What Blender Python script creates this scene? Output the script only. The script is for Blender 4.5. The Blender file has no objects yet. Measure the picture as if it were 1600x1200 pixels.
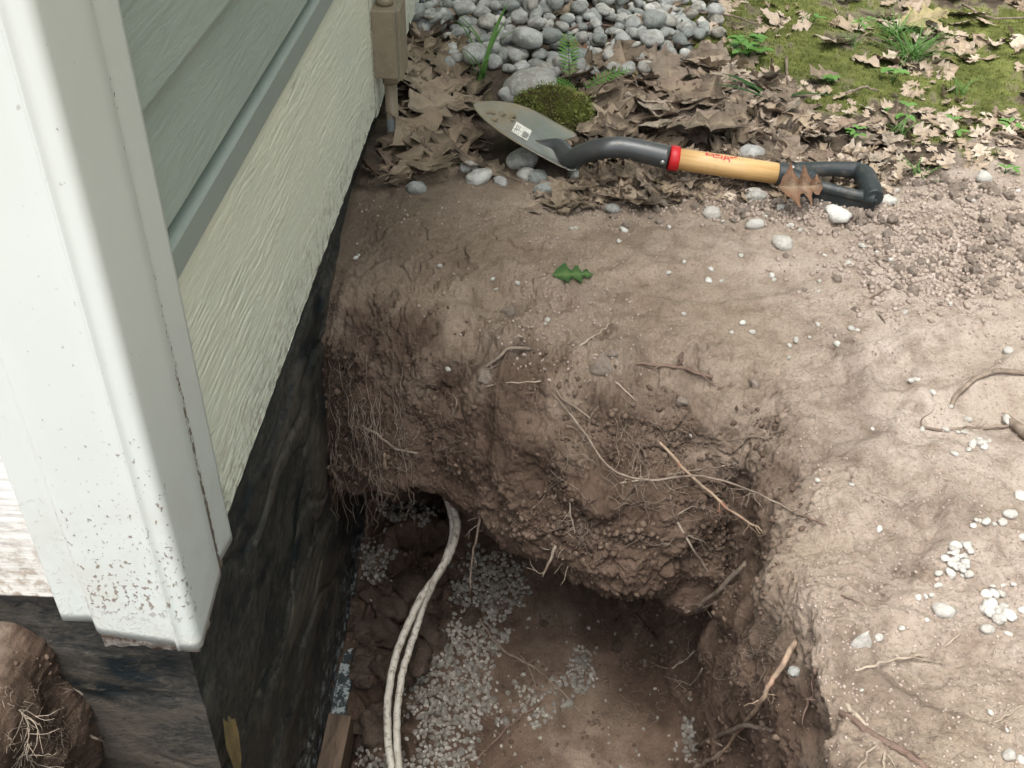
import bpy, bmesh, math, random
import numpy as np
from mathutils import Vector, Matrix, Euler
random.seed(7); rng = np.random.default_rng(11)
SC = bpy.context.scene; COL = SC.collection

# ------------------------------------------------------------ camera / light
# metres; old ground level z = 0, the long house wall runs along +Y, Z up
FPX = 1660.0
Rw = np.array([[0.99853205, -0.04379527, 0.03187029],
               [0.05208742, 0.6150622, -0.78675624],
               [0.01485399, 0.78726137, 0.61644051]])
CAM = np.array([0.0, 0.0, 0.8])
cd = bpy.data.cameras.new('camera'); cam = bpy.data.objects.new('camera', cd); COL.objects.link(cam)
cd.sensor_width = 36; cd.lens = FPX / 1600 * 36; cd.clip_start = 0.02; cd.clip_end = 300
M = Matrix([list(r) for r in Rw]).to_4x4(); M.translation = Vector(CAM); cam.matrix_world = M
SC.camera = cam

w = bpy.data.worlds.new("World"); SC.world = w; w.use_nodes = True
wn = w.node_tree.nodes; wl = w.node_tree.links
SUN_EL, SUN_AZ = math.radians(74), math.radians(205)      # azimuth from +Y clockwise
sky = wn.new('ShaderNodeTexSky'); sky.sky_type = 'NISHITA'; sky.sun_disc = False
sky.sun_elevation = SUN_EL; sky.sun_rotation = SUN_AZ
sky.air_density = 1.0; sky.dust_density = 6.0; sky.ozone_density = 0.6
bg = wn['Background']; bg.inputs['Strength'].default_value = 0.15
bw = wn.new('ShaderNodeRGBToBW'); wl.new(sky.outputs[0], bw.inputs[0])          # thin overcast: the blue is mostly washed out
ovc = wn.new('ShaderNodeMix'); ovc.data_type = 'RGBA'; ovc.inputs[0].default_value = 0.72
wl.new(sky.outputs[0], ovc.inputs[6]); wl.new(bw.outputs[0], ovc.inputs[7]); wl.new(ovc.outputs[2], bg.inputs['Color'])
sd = bpy.data.lights.new('sun', 'SUN'); sd.energy = 0.78; sd.angle = math.radians(28); sd.color = (1, 0.96, 0.9)
so = bpy.data.objects.new('sun', sd); COL.objects.link(so)
dvec = Vector((math.sin(SUN_AZ) * math.cos(SUN_EL), math.cos(SUN_AZ) * math.cos(SUN_EL), math.sin(SUN_EL)))
so.rotation_euler = dvec.to_track_quat('Z', 'Y').to_euler(); so.location = dvec * 8
SC.view_settings.view_transform = 'Standard'; SC.view_settings.look = 'None'
SC.view_settings.gamma = 1; SC.view_settings.use_curve_mapping = False
SC.view_settings.exposure = 1.58

# ------------------------------------------------------------ helpers
def ray(px, py):
    v = np.array([(px - 800) / FPX, -(py - 600) / FPX, -1.0]); v = Rw @ v
    return v / np.linalg.norm(v)
def onz(px, py, z=0.0): r = ray(px, py); return CAM + r * ((z - CAM[2]) / r[2])
def onx(px, py, x): r = ray(px, py); return CAM + r * (x / r[0])
def ony(px, py, y): r = ray(px, py); return CAM + r * (y / r[1])

_pr = np.random.default_rng(3); _PM = _pr.permutation(256).astype(np.int32); _PM = np.concatenate([_PM, _PM])
_G = _pr.normal(size=(256, 3)); _G = (_G / np.linalg.norm(_G, axis=1)[:, None]).astype(np.float32)
_GX, _GY, _GZ = [np.ascontiguousarray(_G[:, k]) for k in range(3)]
_RJ = _pr.random((256, 3)).astype(np.float32)
def perlin(P, s=0):
    P = np.asarray(P, dtype=np.float32); f0 = np.floor(P); I = f0.astype(np.int32) & 255; f = P - f0
    u = f * f * f * (f * (f * 6 - 15) + 10); s = s & 255; out = 0
    for dx in (0, 1):
        wx = u[:, 0] if dx else 1 - u[:, 0]; a = _PM[((I[:, 0] + dx) & 255) + s] + 0; fx = f[:, 0] - dx
        for dy in (0, 1):
            wy = wx * (u[:, 1] if dy else 1 - u[:, 1]); b = _PM[a + ((I[:, 1] + dy) & 255)]; fy = f[:, 1] - dy
            for dz in (0, 1):
                h = _PM[b + ((I[:, 2] + dz) & 255)]
                out = out + wy * (u[:, 2] if dz else 1 - u[:, 2]) * (_GX[h] * fx + _GY[h] * fy + _GZ[h] * (f[:, 2] - dz))
    return out * 1.5
def fbm(P, sc, oct=4, s=0, g=0.5):
    a = 1.0; o = 0; Q = P * sc
    for k in range(oct): o = o + a * perlin(Q, s + k); Q = Q * 2.03 + 3.1; a *= g
    return o
def worley(P, s=0):
    P = np.asarray(P, dtype=np.float32); I0 = np.floor(P - .5).astype(np.int32); best = np.full(len(P), 9.0, dtype=np.float32)
    for dx in (0, 1):
        for dy in (0, 1):
            for dz in (0, 1):
                J = I0 + np.array([dx, dy, dz], dtype=np.int32); h = _PM[_PM[_PM[(J[:, 0] & 255) + (s & 255)] + (J[:, 1] & 255)] + (J[:, 2] & 255)]
                best = np.minimum(best, ((J + _RJ[h] * .8 + .1 - P) ** 2).sum(1))
    return np.sqrt(best)
def sstep(a, b, x): t = np.clip((x - a) / (b - a), 0, 1); return t * t * (3 - 2 * t)

def mesh(name, V, F, smooth=True):
    me = bpy.data.meshes.new(name); V = np.asarray(V, dtype=np.float32)
    if isinstance(F, np.ndarray):
        n, k = F.shape
        me.vertices.add(len(V)); me.vertices.foreach_set('co', V.ravel())
        me.loops.add(n * k); me.loops.foreach_set('vertex_index', F.astype(np.int32).ravel())
        me.polygons.add(n); me.polygons.foreach_set('loop_start', np.arange(0, n * k, k, dtype=np.int32))
        me.update(calc_edges=True)
    else:
        me.from_pydata([tuple(map(float, v)) for v in V], [], [tuple(f) for f in F]); me.update()
    if smooth: me.polygons.foreach_set('use_smooth', np.ones(len(me.polygons), dtype=bool))
    return me
def link(name, me, mat=None, parent=None, **k):
    o = bpy.data.objects.new(name, me); COL.objects.link(o)
    if mat and not me.materials: me.materials.append(mat)
    if parent: o.parent = parent
    for a, b in k.items(): o[a] = b
    return o
def obj(name, V, F, mat, parent=None, smooth=True, **k): return link(name, mesh(name, V, F, smooth), mat, parent, **k)
def empty(name, loc, **k):
    o = bpy.data.objects.new(name, None); o.location = loc; o.empty_display_size = 0.05; COL.objects.link(o)
    for a, b in k.items(): o[a] = b
    return o
def keep(o, parent):            # parent without moving (parent has only a location)
    o.parent = parent; o.matrix_parent_inverse = Matrix.Translation(-parent.location)
    return o
def fattr(me, name, arr):
    a = me.attributes.new(name, 'FLOAT', 'POINT'); a.data.foreach_set('value', np.asarray(arr, dtype=np.float32))

def gridF(nu, nv, wrap=False):   # index i*nv + j
    i = np.arange(nu if wrap else nu - 1)[:, None]; j = np.arange(nv - 1)[None, :]
    a = i * nv + j; b = ((i + 1) % nu) * nv + j
    return np.stack([a, b, b + 1, a + 1], -1).reshape(-1, 4)

def tube(pts, rad, n=7, cap=True, seg=4, jit=0.0, oval=1.0):
    P = np.array(pts, float); m = len(P)
    rad = np.interp(np.linspace(0, 1, m), np.linspace(0, 1, len(np.atleast_1d(rad))), np.atleast_1d(rad))
    if seg > 1 and m > 2:
        Q = []; R_ = []
        E = np.vstack([2 * P[0] - P[1], P, 2 * P[-1] - P[-2]])
        for i in range(m - 1):
            for t in np.linspace(0, 1, seg, endpoint=False):
                a, b, c, d = E[i], E[i + 1], E[i + 2], E[i + 3]
                Q.append(0.5 * (2 * b + (c - a) * t + (2 * a - 5 * b + 4 * c - d) * t * t + (3 * b - a - 3 * c + d) * t ** 3))
                R_.append(rad[i] * (1 - t) + rad[i + 1] * t)
        Q.append(P[-1]); R_.append(rad[-1]); P = np.array(Q); rad = np.array(R_)
    m = len(P)
    if jit: P = P + rng.normal(size=P.shape) * jit * np.minimum(1, np.arange(m) / 2)[:, None]
    T = np.gradient(P, axis=0); T /= np.linalg.norm(T, axis=1)[:, None] + 1e-12
    up = np.array([0.0, 0, 1]) if abs(T[0][2]) < 0.9 else np.array([1.0, 0, 0])
    V = []; a = None
    for i in range(m):
        if a is None: a = np.cross(T[i], up)
        a = a - T[i] * (a @ T[i]); a /= np.linalg.norm(a) + 1e-12; b = np.cross(T[i], a)
        for k in range(n):
            th = 2 * math.pi * k / n
            V.append(P[i] + rad[i] * (math.cos(th) * a + math.sin(th) * b * oval))
    F = []
    for i in range(m - 1):
        for k in range(n):
            F.append((i * n + k, i * n + (k + 1) % n, (i + 1) * n + (k + 1) % n, (i + 1) * n + k))
    if cap: F.append(tuple(range(n - 1, -1, -1))); F.append(tuple((m - 1) * n + k for k in range(n)))
    return V, F
def join(parts):
    V = []; F = []
    for v, f in parts:
        o = len(V); V.extend(list(v)); F.extend([tuple(i + o for i in q) for q in f])
    return V, F
def box(x0, x1, y0, y1, z0, z1):
    V = [(x, y, z) for x in (x0, x1) for y in (y0, y1) for z in (z0, z1)]
    return V, [(0, 1, 3, 2), (4, 6, 7, 5), (0, 4, 5, 1), (2, 3, 7, 6), (0, 2, 6, 4), (1, 5, 7, 3)]
def bevel(me, w_, seg=2):
    bm = bmesh.new(); bm.from_mesh(me)
    bmesh.ops.bevel(bm, geom=[e for e in bm.edges], offset=w_, segments=seg, affect='EDGES', profile=0.6)
    bm.to_mesh(me); bm.free(); return me

# ------------------------------------------------------------ materials
class NT:
    def __init__(s, name, rough=0.8, spec=0.3):
        s.m = bpy.data.materials.new(name); s.m.use_nodes = True; s.n = s.m.node_tree.nodes; s.l = s.m.node_tree.links
        s.b = s.n['Principled BSDF']; s.b.inputs['Roughness'].default_value = rough; s.b.inputs['Specular IOR Level'].default_value = spec
        s.tc = s.n.new('ShaderNodeTexCoord')
    def node(s, t, **k):
        x = s.n.new(t)
        for a, b in k.items(): setattr(x, a, b)
        return x
    def plug(s, a, i):
        if a is None: return
        if isinstance(a, (int, float)): i.default_value = a
        elif isinstance(a, tuple): i.default_value = (a + (1,))[:4] if i.type == 'RGBA' else a
        else: s.l.new(a, i)
    def coords(s, scale=(1, 1, 1), src='Object', rot=(0, 0, 0)):
        mp = s.node('ShaderNodeMapping'); s.l.new(s.tc.outputs[src], mp.inputs[0])
        mp.inputs['Scale'].default_value = scale; mp.inputs['Rotation'].default_value = rot; return mp.outputs[0]
    def noise(s, sc, det=6, rough=0.6, vec=None, dist=0.0):
        x = s.node('ShaderNodeTexNoise'); x.inputs['Scale'].default_value = sc; x.inputs['Detail'].default_value = det
        x.inputs['Roughness'].default_value = rough; x.inputs['Distortion'].default_value = dist
        s.l.new(vec if vec is not None else s.tc.outputs['Object'], x.inputs['Vector']); return x.outputs['Fac']
    def voro(s, sc, vec=None, feat='F1', out='Distance'):
        x = s.node('ShaderNodeTexVoronoi', feature=feat); x.inputs['Scale'].default_value = sc
        s.l.new(vec if vec is not None else s.tc.outputs['Object'], x.inputs['Vector']); return x.outputs[out]
    def ramp(s, f, stops):
        x = s.node('ShaderNodeValToRGB'); e = x.color_ramp.elements
        while len(e) < len(stops): e.new(0.5)
        for i, (p, c) in enumerate(stops):
            e[i].position = p; e[i].color = (c, c, c, 1) if isinstance(c, (int, float)) else (c + (1,))[:4]
        s.l.new(f, x.inputs[0]); return x.outputs[0]
    def mix(s, f, a, b, mode='MIX'):
        x = s.node('ShaderNodeMix', data_type='RGBA', blend_type=mode)
        s.plug(f, x.inputs[0]); s.plug(a, x.inputs[6]); s.plug(b, x.inputs[7]); return x.outputs[2]
    def math(s, op, a, b=None, c=None):
        x = s.node('ShaderNodeMath', operation=op); s.plug(a, x.inputs[0]); s.plug(b, x.inputs[1])
        if c is not None: s.plug(c, x.inputs[2])
        return x.outputs[0]
    def attr(s, name, t='GEOMETRY'):
        x = s.node('ShaderNodeAttribute', attribute_name=name, attribute_type=t); return x.outputs['Fac']
    def rand(s): return s.node('ShaderNodeObjectInfo').outputs['Random']
    def sep(s, src='Object'):
        x = s.node('ShaderNodeSeparateXYZ'); s.l.new(s.tc.outputs[src], x.inputs[0]); return x.outputs
    def mr(s, v, a, b, c=0.0, d=1.0):
        x = s.node('ShaderNodeMapRange'); s.plug(v, x.inputs[0])
        for i, q in enumerate((a, b, c, d)): x.inputs[i + 1].default_value = q
        return x.outputs[0]
    def col(s, c): s.plug(c, s.b.inputs['Base Color']); return s
    def rough(s, r): s.plug(r, s.b.inputs['Roughness']); return s
    def bump(s, hgt, dist=0.002, strength=1.0):
        prev = s.b.inputs['Normal'].links[0].from_socket if s.b.inputs['Normal'].links else None
        x = s.node('ShaderNodeBump'); x.inputs['Distance'].default_value = dist; x.inputs['Strength'].default_value = strength
        s.l.new(hgt, x.inputs['Height'])
        if prev: s.l.new(prev, x.inputs['Normal'])
        s.l.new(x.outputs[0], s.b.inputs['Normal']); return s

def soil_mat():
    t = NT('sandy_soil', 0.95, 0.15)
    n1 = t.noise(3.2, 8, 0.6); n2 = t.noise(26, 8, 0.65); n3 = t.noise(260, 6, 0.75); n4 = t.noise(9, 6, 0.6, dist=0.6)
    dry = t.mix(t.ramp(n1, [(0.35, 0), (0.65, 1)]), (0.385, 0.32, 0.255), (0.54, 0.46, 0.395))
    dry = t.mix(t.ramp(n2, [(0.45, 0), (0.68, .8)]), dry, (0.25, 0.19, 0.145)); dry = t.mix(t.ramp(t.noise(1.6, 7, .7, dist=.5), [(.46, 0), (.62, .6)]), dry, (0.27, 0.205, 0.155))
    xx = t.mr(t.math('ADD', t.sep()[0], t.math('MULTIPLY', n1, .3)), .25, .62, 0, 1)
    dry = t.mix(xx, t.mix(1.0, dry, (.97, .94, .88), 'MULTIPLY'), dry)
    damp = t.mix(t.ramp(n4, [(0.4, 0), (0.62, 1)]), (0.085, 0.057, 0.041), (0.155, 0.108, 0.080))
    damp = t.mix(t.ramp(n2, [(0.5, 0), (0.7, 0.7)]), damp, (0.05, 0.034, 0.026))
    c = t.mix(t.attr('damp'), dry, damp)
    hum = t.mix(t.ramp(n2, [(0.35, 0), (0.65, 1)]), (0.045, 0.034, 0.025), (0.13, 0.10, 0.075))
    c = t.mix(t.attr('humus'), c, hum)
    ms = t.mix(t.ramp(n2, [(0.4, 0), (0.62, 1)]), (0.085, 0.10, 0.026), (0.17, 0.19, 0.055))
    c = t.mix(t.attr('moss'), c, ms)
    c = t.mix(t.ramp(n3, [(0.36, 0.4), (0.5, 0.0)]), c, (0.07, 0.05, 0.036), 'MIX')
    gr = t.voro(330); gl = t.node('ShaderNodeTexNoise'); gl.inputs['Scale'].default_value = 90; t.l.new(t.tc.outputs['Object'], gl.inputs[0])
    sp = t.math('MULTIPLY', t.ramp(gr, [(0.1, 1), (0.22, 0)]), t.ramp(gl.outputs[0], [(0.55, 0), (0.66, 1)]))
    c = t.mix(t.math('MULTIPLY', sp, t.mr(t.attr('humus'), 0, 1, 0.55, 0)), c, (0.62, 0.56, 0.48))
    t.col(c)
    t.bump(t.noise(70, 8, 0.75), 0.0035, 0.6); t.bump(t.ramp(t.voro(140), [(.0, 1), (.6, 0)]), 0.0018, 0.6)
    t.bump(n3, 0.0032, 1.0); t.bump(t.noise(900, 3, 0.6), 0.0006, 0.8)
    return t.m
def stone_mat(name, cols, attr=None, rough=0.75, speck=0.5, dirt=0.35, k=1.0, ov=.75):
    t = NT(name, rough, 0.35); r = t.rand() if not attr else t.attr(attr)
    n = len(cols); c = t.ramp(r, [(i / max(1, n - 1), q) for i, q in enumerate(cols)])
    of = t.node('ShaderNodeVectorMath', operation='ADD'); t.l.new(t.tc.outputs['Object'], of.inputs[0]); cb = t.node('ShaderNodeCombineXYZ'); rr = t.math('MULTIPLY', r, 37.0); t.l.new(rr, cb.inputs[0]); t.l.new(rr, cb.inputs[1]); t.l.new(cb.outputs[0], of.inputs[1]); v = of.outputs[0]
    n1 = t.noise(2.4 * k, 8, 0.65, v); n2 = t.noise(14 * k, 6, 0.75, v)
    c = t.mix(t.ramp(n1, [(0.42, 0), (0.66, 0.6 * ov)]), c, (0.12, 0.12, 0.11))
    c = t.mix(t.ramp(t.noise(1.3 * k, 6, .7, v), [(0.5, 0), (0.75, 0.45)]), c, (0.42, 0.42, 0.39))
    c = t.mix(t.ramp(n2, [(0.56, 0), (0.64, speck)]), c, (0.72, 0.71, 0.68))
    c = t.mix(t.ramp(n2, [(0.33, speck), (0.42, 0)]), c, (0.05, 0.05, 0.05))
    c = t.mix(t.ramp(t.noise(1.9 * k, 7, 0.75, v), [(0.5, 0), (0.60, dirt)]), c, (0.17, 0.12, 0.085))
    t.col(c); t.bump(n2, 0.012 / k, 0.5); t.bump(n1, 0.03 / k, 0.4); return t.m
def leaf_mat(name, cols, attr=None, k=1.0):
    t = NT(name, 0.62, 0.3); r = t.rand() if not attr else t.attr(attr)
    n = len(cols); c = t.ramp(r, [(i / (n - 1), q) for i, q in enumerate(cols)])
    n1 = t.noise(4 * k, 6, 0.7); n2 = t.noise(16 * k, 5, 0.75)
    c = t.mix(t.ramp(n1, [(0.5, 0), (0.68, 0.6)]), c, (0.085, 0.06, 0.042))
    c = t.mix(t.ramp(n2, [(0.58, 0), (0.68, 0.45)]), c, (0.50, 0.43, 0.32))
    c = t.mix(t.math('MULTIPLY', t.attr('vein'), 0.55), c, (0.42, 0.33, 0.23))
    t.col(c); t.bump(n2, 0.02 / k, 0.5); t.bump(t.attr('vein'), 0.02 / k, 0.7)
    t.b.inputs['Subsurface Weight'].default_value = 0.0
    return t.m
def green_mat(name, a, b, rough=0.5):
    t = NT(name, rough, 0.35); n1 = t.noise(20, 5); c = t.mix(t.ramp(n1, [(0.35, 0), (0.65, 1)]), a, b)
    c = t.mix(t.math('MULTIPLY', t.attr('vein'), 0.4), c, (0.3, 0.42, 0.15)); t.col(c); t.bump(t.noise(200, 4), 0.0006, 0.5)
    ms = t.n['Material Output']; tr = t.node('ShaderNodeBsdfTranslucent'); t.l.new(c, tr.inputs[0])
    mx = t.node('ShaderNodeMixShader'); mx.inputs[0].default_value = 0.35
    t.l.new(t.b.outputs[0], mx.inputs[1]); t.l.new(tr.outputs[0], mx.inputs[2]); t.l.new(mx.outputs[0], ms.inputs[0]); return t.m
def root_mat(name, a, b, c3):
    t = NT(name, 0.85, 0.2); n1 = t.noise(60, 6, 0.7); c = t.mix(t.ramp(n1, [(0.38, 0), (0.62, 1)]), a, b)
    c = t.mix(t.ramp(t.noise(25, 4), [(0.56, 0), (0.66, 0.8)]), c, c3); t.col(c); t.bump(t.noise(300, 4), 0.001, 0.7); return t.m
def plain(name, c, rough=0.6, metal=0.0, var=0.25, sc=30, bs=250, bd=0.0005, spec=0.4):
    t = NT(name, rough, spec); n1 = t.noise(sc, 6, 0.65)
    t.col(t.mix(t.ramp(n1, [(0.3, 0), (0.7, 1)]), tuple(q * (1 - var) for q in c), tuple(min(1, q * (1 + var)) for q in c)))
    t.b.inputs['Metallic'].default_value = metal; t.bump(t.noise(bs, 4), bd, 0.6); return t.m

M_soil = soil_mat()
GREYS = [(0.17, 0.19, 0.18), (0.70, 0.69, 0.64), (0.44, 0.41, 0.35), (0.56, 0.57, 0.54), (0.28, 0.31, 0.29), (0.40, 0.42, 0.41), (0.52, 0.50, 0.45), (0.22, 0.25, 0.24), (0.60, 0.60, 0.57), (0.34, 0.36, 0.34), (0.48, 0.49, 0.46)]
M_river = stone_mat('river_stone', GREYS)
M_river_s = stone_mat('small_river_stone', GREYS, attr='rnd', k=28)
M_gravel = stone_mat('gravel_stone', [(0.25, 0.23, 0.19), (0.14, 0.128, 0.105), (0.38, 0.36, 0.31), (0.20, 0.185, 0.155), (0.33, 0.315, 0.28)], dirt=0.5)
M_gravel_s = stone_mat('gravel_mass', [(0.25, 0.23, 0.19), (0.14, 0.128, 0.105), (0.38, 0.36, 0.31), (0.20, 0.185, 0.155), (0.33, 0.315, 0.28)], attr='rnd', dirt=0.5, k=60)
M_white = stone_mat('pale_pebble', [(0.70, 0.68, 0.62), (0.56, 0.54, 0.49), (0.78, 0.77, 0.72), (0.50, 0.47, 0.42)], dirt=0.15, speck=0.15, ov=.25)
LEAFC = [(0.055, 0.04, 0.03), (0.34, 0.26, 0.185), (0.12, 0.085, 0.06), (0.23, 0.175, 0.125), (0.42, 0.34, 0.25), (0.08, 0.06, 0.042), (0.29, 0.225, 0.155), (0.16, 0.12, 0.085), (0.37, 0.29, 0.215), (0.10, 0.075, 0.05)]
PALEC = [(0.33, 0.26, 0.20), (0.15, 0.11, 0.08), (0.46, 0.385, 0.31), (0.24, 0.18, 0.14), (0.38, 0.30, 0.235), (0.09, 0.07, 0.052), (0.31, 0.225, 0.17), (0.50, 0.43, 0.35)]
M_leaf = leaf_mat('dry_oak_leaf', LEAFC); M_leaf_p = leaf_mat('pale_oak_leaf', PALEC); M_leaf_s = leaf_mat('leaf_litter', [LEAFC[0], LEAFC[5], LEAFC[2], LEAFC[7], LEAFC[3], LEAFC[6], PALEC[0], PALEC[4], PALEC[2], PALEC[7]], attr='rnd', k=18)
M_leaf_o = leaf_mat('rust_leaf', [(0.24, 0.125, 0.065), (0.20, 0.10, 0.055)])
M_leaf_y = leaf_mat('yellow_leaf', [(0.46, 0.40, 0.20), (0.38, 0.32, 0.15)])
M_green = green_mat('fresh_leaf', (0.03, 0.085, 0.022), (0.05, 0.125, 0.035))
M_green2 = green_mat('light_leaf', (0.12, 0.26, 0.05), (0.18, 0.36, 0.10))
M_grass = green_mat('grass_blade', (0.07, 0.16, 0.03), (0.14, 0.28, 0.08))
M_root = root_mat('root_bark', (0.15, 0.115, 0.09), (0.26, 0.21, 0.165), (0.09, 0.07, 0.055))
M_rootp = root_mat('pale_root', (0.27, 0.22, 0.17), (0.40, 0.335, 0.265), (0.20, 0.15, 0.11))
M_rootd = root_mat('dark_root', (0.12, 0.08, 0.062), (0.20, 0.14, 0.11), (0.07, 0.05, 0.04))
M_rootr = root_mat('peeled_root', (0.20, 0.145, 0.105), (0.36, 0.27, 0.19), (0.30, 0.10, 0.065))
M_clod = None

# ------------------------------------------------------------ the ground with its pit
def T(*p): return np.array(p, float).reshape(-1, 3)
ST = [ # n columns to the next station, 12 control points from far ground to inner floor
 (165, T(-.42,1.75,0, -.38,1.45,-.01, -.365,1.30,-.04, -.36,1.215,-.10, -.36,1.185,-.20, -.36,1.18,-.29, -.36,1.195,-.37, -.37,1.42,-.42, -.37,1.50,-.52, -.36,1.26,-.62, -.33,1.03,-.69, -.25,.80,-.71)),
 (130, T(-.24,1.70,0, -.21,1.45,0, -.20,1.30,-.012, -.192,1.15,-.055, -.185,1.09,-.13, -.18,1.07,-.18, -.182,1.085,-.238, -.21,1.48,-.30, -.22,1.68,-.43, -.21,1.44,-.60, -.17,1.10,-.66, -.12,.80,-.69)),
 (130, T(-.09,1.70,0, -.07,1.42,0, -.065,1.26,-.005, -.06,1.11,-.045, -.055,1.045,-.12, -.05,1.02,-.20, -.05,1.03,-.272, -.06,1.40,-.35, -.06,1.56,-.45, -.05,1.42,-.58, -.04,1.12,-.655, -.04,.80,-.69)),
 (130, T(.08,1.68,0, .06,1.40,0, .05,1.20,0, .045,1.05,-.035, .045,.985,-.11, .05,.965,-.20, .05,.98,-.292, .06,1.28,-.39, .06,1.44,-.47, .06,1.34,-.57, .05,1.10,-.64, 0,.80,-.69)),
 (150, T(.30,1.65,0, .20,1.35,0, .16,1.13,-.005, .15,1.01,-.045, .152,.965,-.13, .16,.955,-.215, .175,.975,-.305, .18,1.14,-.42, .19,1.20,-.50, .18,1.18,-.60, .13,1.05,-.65, .03,.80,-.69)),
 (120, T(.75,1.40,0, .48,1.17,0, .34,1.05,-.012, .262,.985,-.065, .247,.985,-.17, .26,1.0,-.28, .265,1.03,-.38, .26,1.06,-.46, .255,1.07,-.54, .24,1.06,-.62, .17,.95,-.66, .04,.70,-.69)),
 (100, T(.85,.80,0, .50,.80,0, .335,.80,-.010, .268,.79,-.055, .240,.80,-.17, .245,.80,-.32, .25,.80,-.42, .25,.80,-.50, .245,.80,-.58, .235,.80,-.64, .16,.70,-.68, .03,.58,-.69)),
 (70, T(.85,.52,0, .46,.58,0, .285,.63,-.003, .253,.64,-.032, .262,.64,-.13, .27,.64,-.30, .262,.64,-.42, .255,.64,-.52, .25,.64,-.60, .24,.63,-.66, .16,.57,-.69, .02,.50,-.70)),
 (40, T(.85,.20,0, .46,.32,0, .275,.38,-.003, .253,.38,-.032, .264,.38,-.13, .265,.38,-.30, .26,.38,-.42, .255,.38,-.52, .25,.38,-.60, .24,.38,-.66, .16,.38,-.69, .02,.38,-.70)),
 (24, T(.70,-.55,0, .40,-.30,0, .27,-.20,0, .24,-.18,-.05, .24,-.18,-.15, .24,-.18,-.30, .235,-.175,-.42, .23,-.17,-.52, .22,-.16,-.60, .20,-.12,-.66, .12,.05,-.69, .0,.30,-.70)),
 (24, T(-.08,-.90,0, -.08,-.55,0, -.08,-.38,0, -.08,-.33,-.05, -.08,-.32,-.15, -.08,-.32,-.30, -.08,-.31,-.42, -.08,-.30,-.52, -.08,-.28,-.60, -.08,-.22,-.66, -.06,0,-.69, -.05,.28,-.70)),
 (30, T(-.95,-.50,0, -.65,-.30,.0, -.48,-.18,0, -.44,-.15,-.05, -.42,-.14,-.15, -.41,-.13,-.30, -.40,-.12,-.42, -.40,-.12,-.52, -.38,-.10,-.60, -.34,-.06,-.66, -.24,.10,-.69, -.12,.30,-.70)),
 (50, T(-1.15,.15,.02, -.75,.18,.03, -.62,.20,0, -.56,.22,-.06, -.53,.23,-.15, -.51,.24,-.26, -.50,.24,-.36, -.49,.24,-.46, -.42,.25,-.55, -.38,.27,-.66, -.26,.33,-.69, -.13,.38,-.70)),
 (40, T(-1.2,.55,.06, -.75,.57,.06, -.54,.60,.035, -.462,.60,-.002, -.434,.585,-.06, -.436,.57,-.12, -.446,.56,-.17, -.47,.55,-.25, -.45,.54,-.38, -.39,.52,-.60, -.25,.48,-.69, -.13,.44,-.70)),
 (40, T(-1.3,1.2,0, -.9,1.05,0, -.72,.98,-.02, -.66,.95,-.08, -.62,.93,-.18, -.60,.92,-.3, -.58,.91,-.4, -.56,.9,-.5, -.54,.89,-.56, -.50,.88,-.66, -.32,.72,-.71, -.16,.56,-.70)),
]
CC = np.array([-.03, .42, -.70])
ROWN = [52, 66, 44, 48, 52, 38, 30, 24, 34, 40, 56, 44]      # samples between control rows (last: to the centre)
def cr(a, b, c, d, t): return 0.5 * (2 * b + (c - a) * t + (2 * a - 5 * b + 4 * c - d) * t * t + (3 * b - a - 3 * c + d) * t ** 3)
cols = []; n = len(ST)
for i in range(n):
    a, b, c, d = ST[(i - 1) % n][1], ST[i][1], ST[(i + 1) % n][1], ST[(i + 2) % n][1]
    for t in np.linspace(0, 1, ST[i][0], endpoint=False):
        cols.append(cr(a, b, c, d, t) * 0.6 + (b * (1 - t) + c * t) * 0.4)
cols = np.array(cols)                                # (NU, 12, 3)
NU = len(cols)
cols = np.concatenate([cols, np.repeat(CC[None, None], NU, 0)], 1)
rows = []; rowv = []
far = np.concatenate([np.geomspace(45, 3.2, 26, endpoint=False), 3.2 * (1 - np.linspace(0, 1, 120, endpoint=False)) ** 1.15])
dirn = cols[:, 0] - CC; dirn[:, 2] = 0; dirn /= np.linalg.norm(dirn, axis=1)[:, None]
for s in far:
    p = cols[:, 0] + dirn * s; rows.append(p); rowv.append(-s)
K = cols.shape[1]
for j in range(K - 1):
    a = cols[:, max(j - 1, 0)]; b = cols[:, j]; c = cols[:, j + 1]; d = cols[:, min(j + 2, K - 1)]
    for t in np.linspace(0, 1, ROWN[j], endpoint=(j == K - 2)):
        rows.append(cr(a, b, c, d, t) * 0.75 + (b * (1 - t) + c * t) * 0.25); rowv.append(j + t)
rowv = np.array(rowv); G = np.stack(rows, 1)         # NU, NV, 3
NV = G.shape[1]
dU = np.roll(G, -1, 0) - np.roll(G, 1, 0); dV = np.gradient(G, axis=1)
Nn = np.cross(dV, dU); Nn /= np.linalg.norm(Nn, axis=2)[..., None] + 1e-12
Nn[np.broadcast_to((rowv < 1.0)[None, :], Nn.shape[:2])] = (0, 0, 1)
for k in range(3):                                   # relax the normals
    Nn[:, 1:-1] = (Nn[:, :-2] + 2 * Nn[:, 1:-1] + Nn[:, 2:]) / 4; Nn = (np.roll(Nn, 1, 0) + 2 * Nn + np.roll(Nn, -1, 0)) / 4
Nn /= np.linalg.norm(Nn, axis=2)[..., None] + 1e-12
if Nn[200, 100, 2] < 0: Nn = -Nn
P = G.reshape(-1, 3); Nf = Nn.reshape(-1, 3); RV = np.broadcast_to(rowv[None, :], (NU, NV)).reshape(-1)
bank = sstep(1.6, 2.6, RV) * (1 - sstep(9, 9.8, RV)); top = 1 - sstep(1.5, 2.5, RV); floor_ = sstep(8.6, 9.4, RV)
dist = np.linalg.norm(P[:, :2], axis=1)
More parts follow.
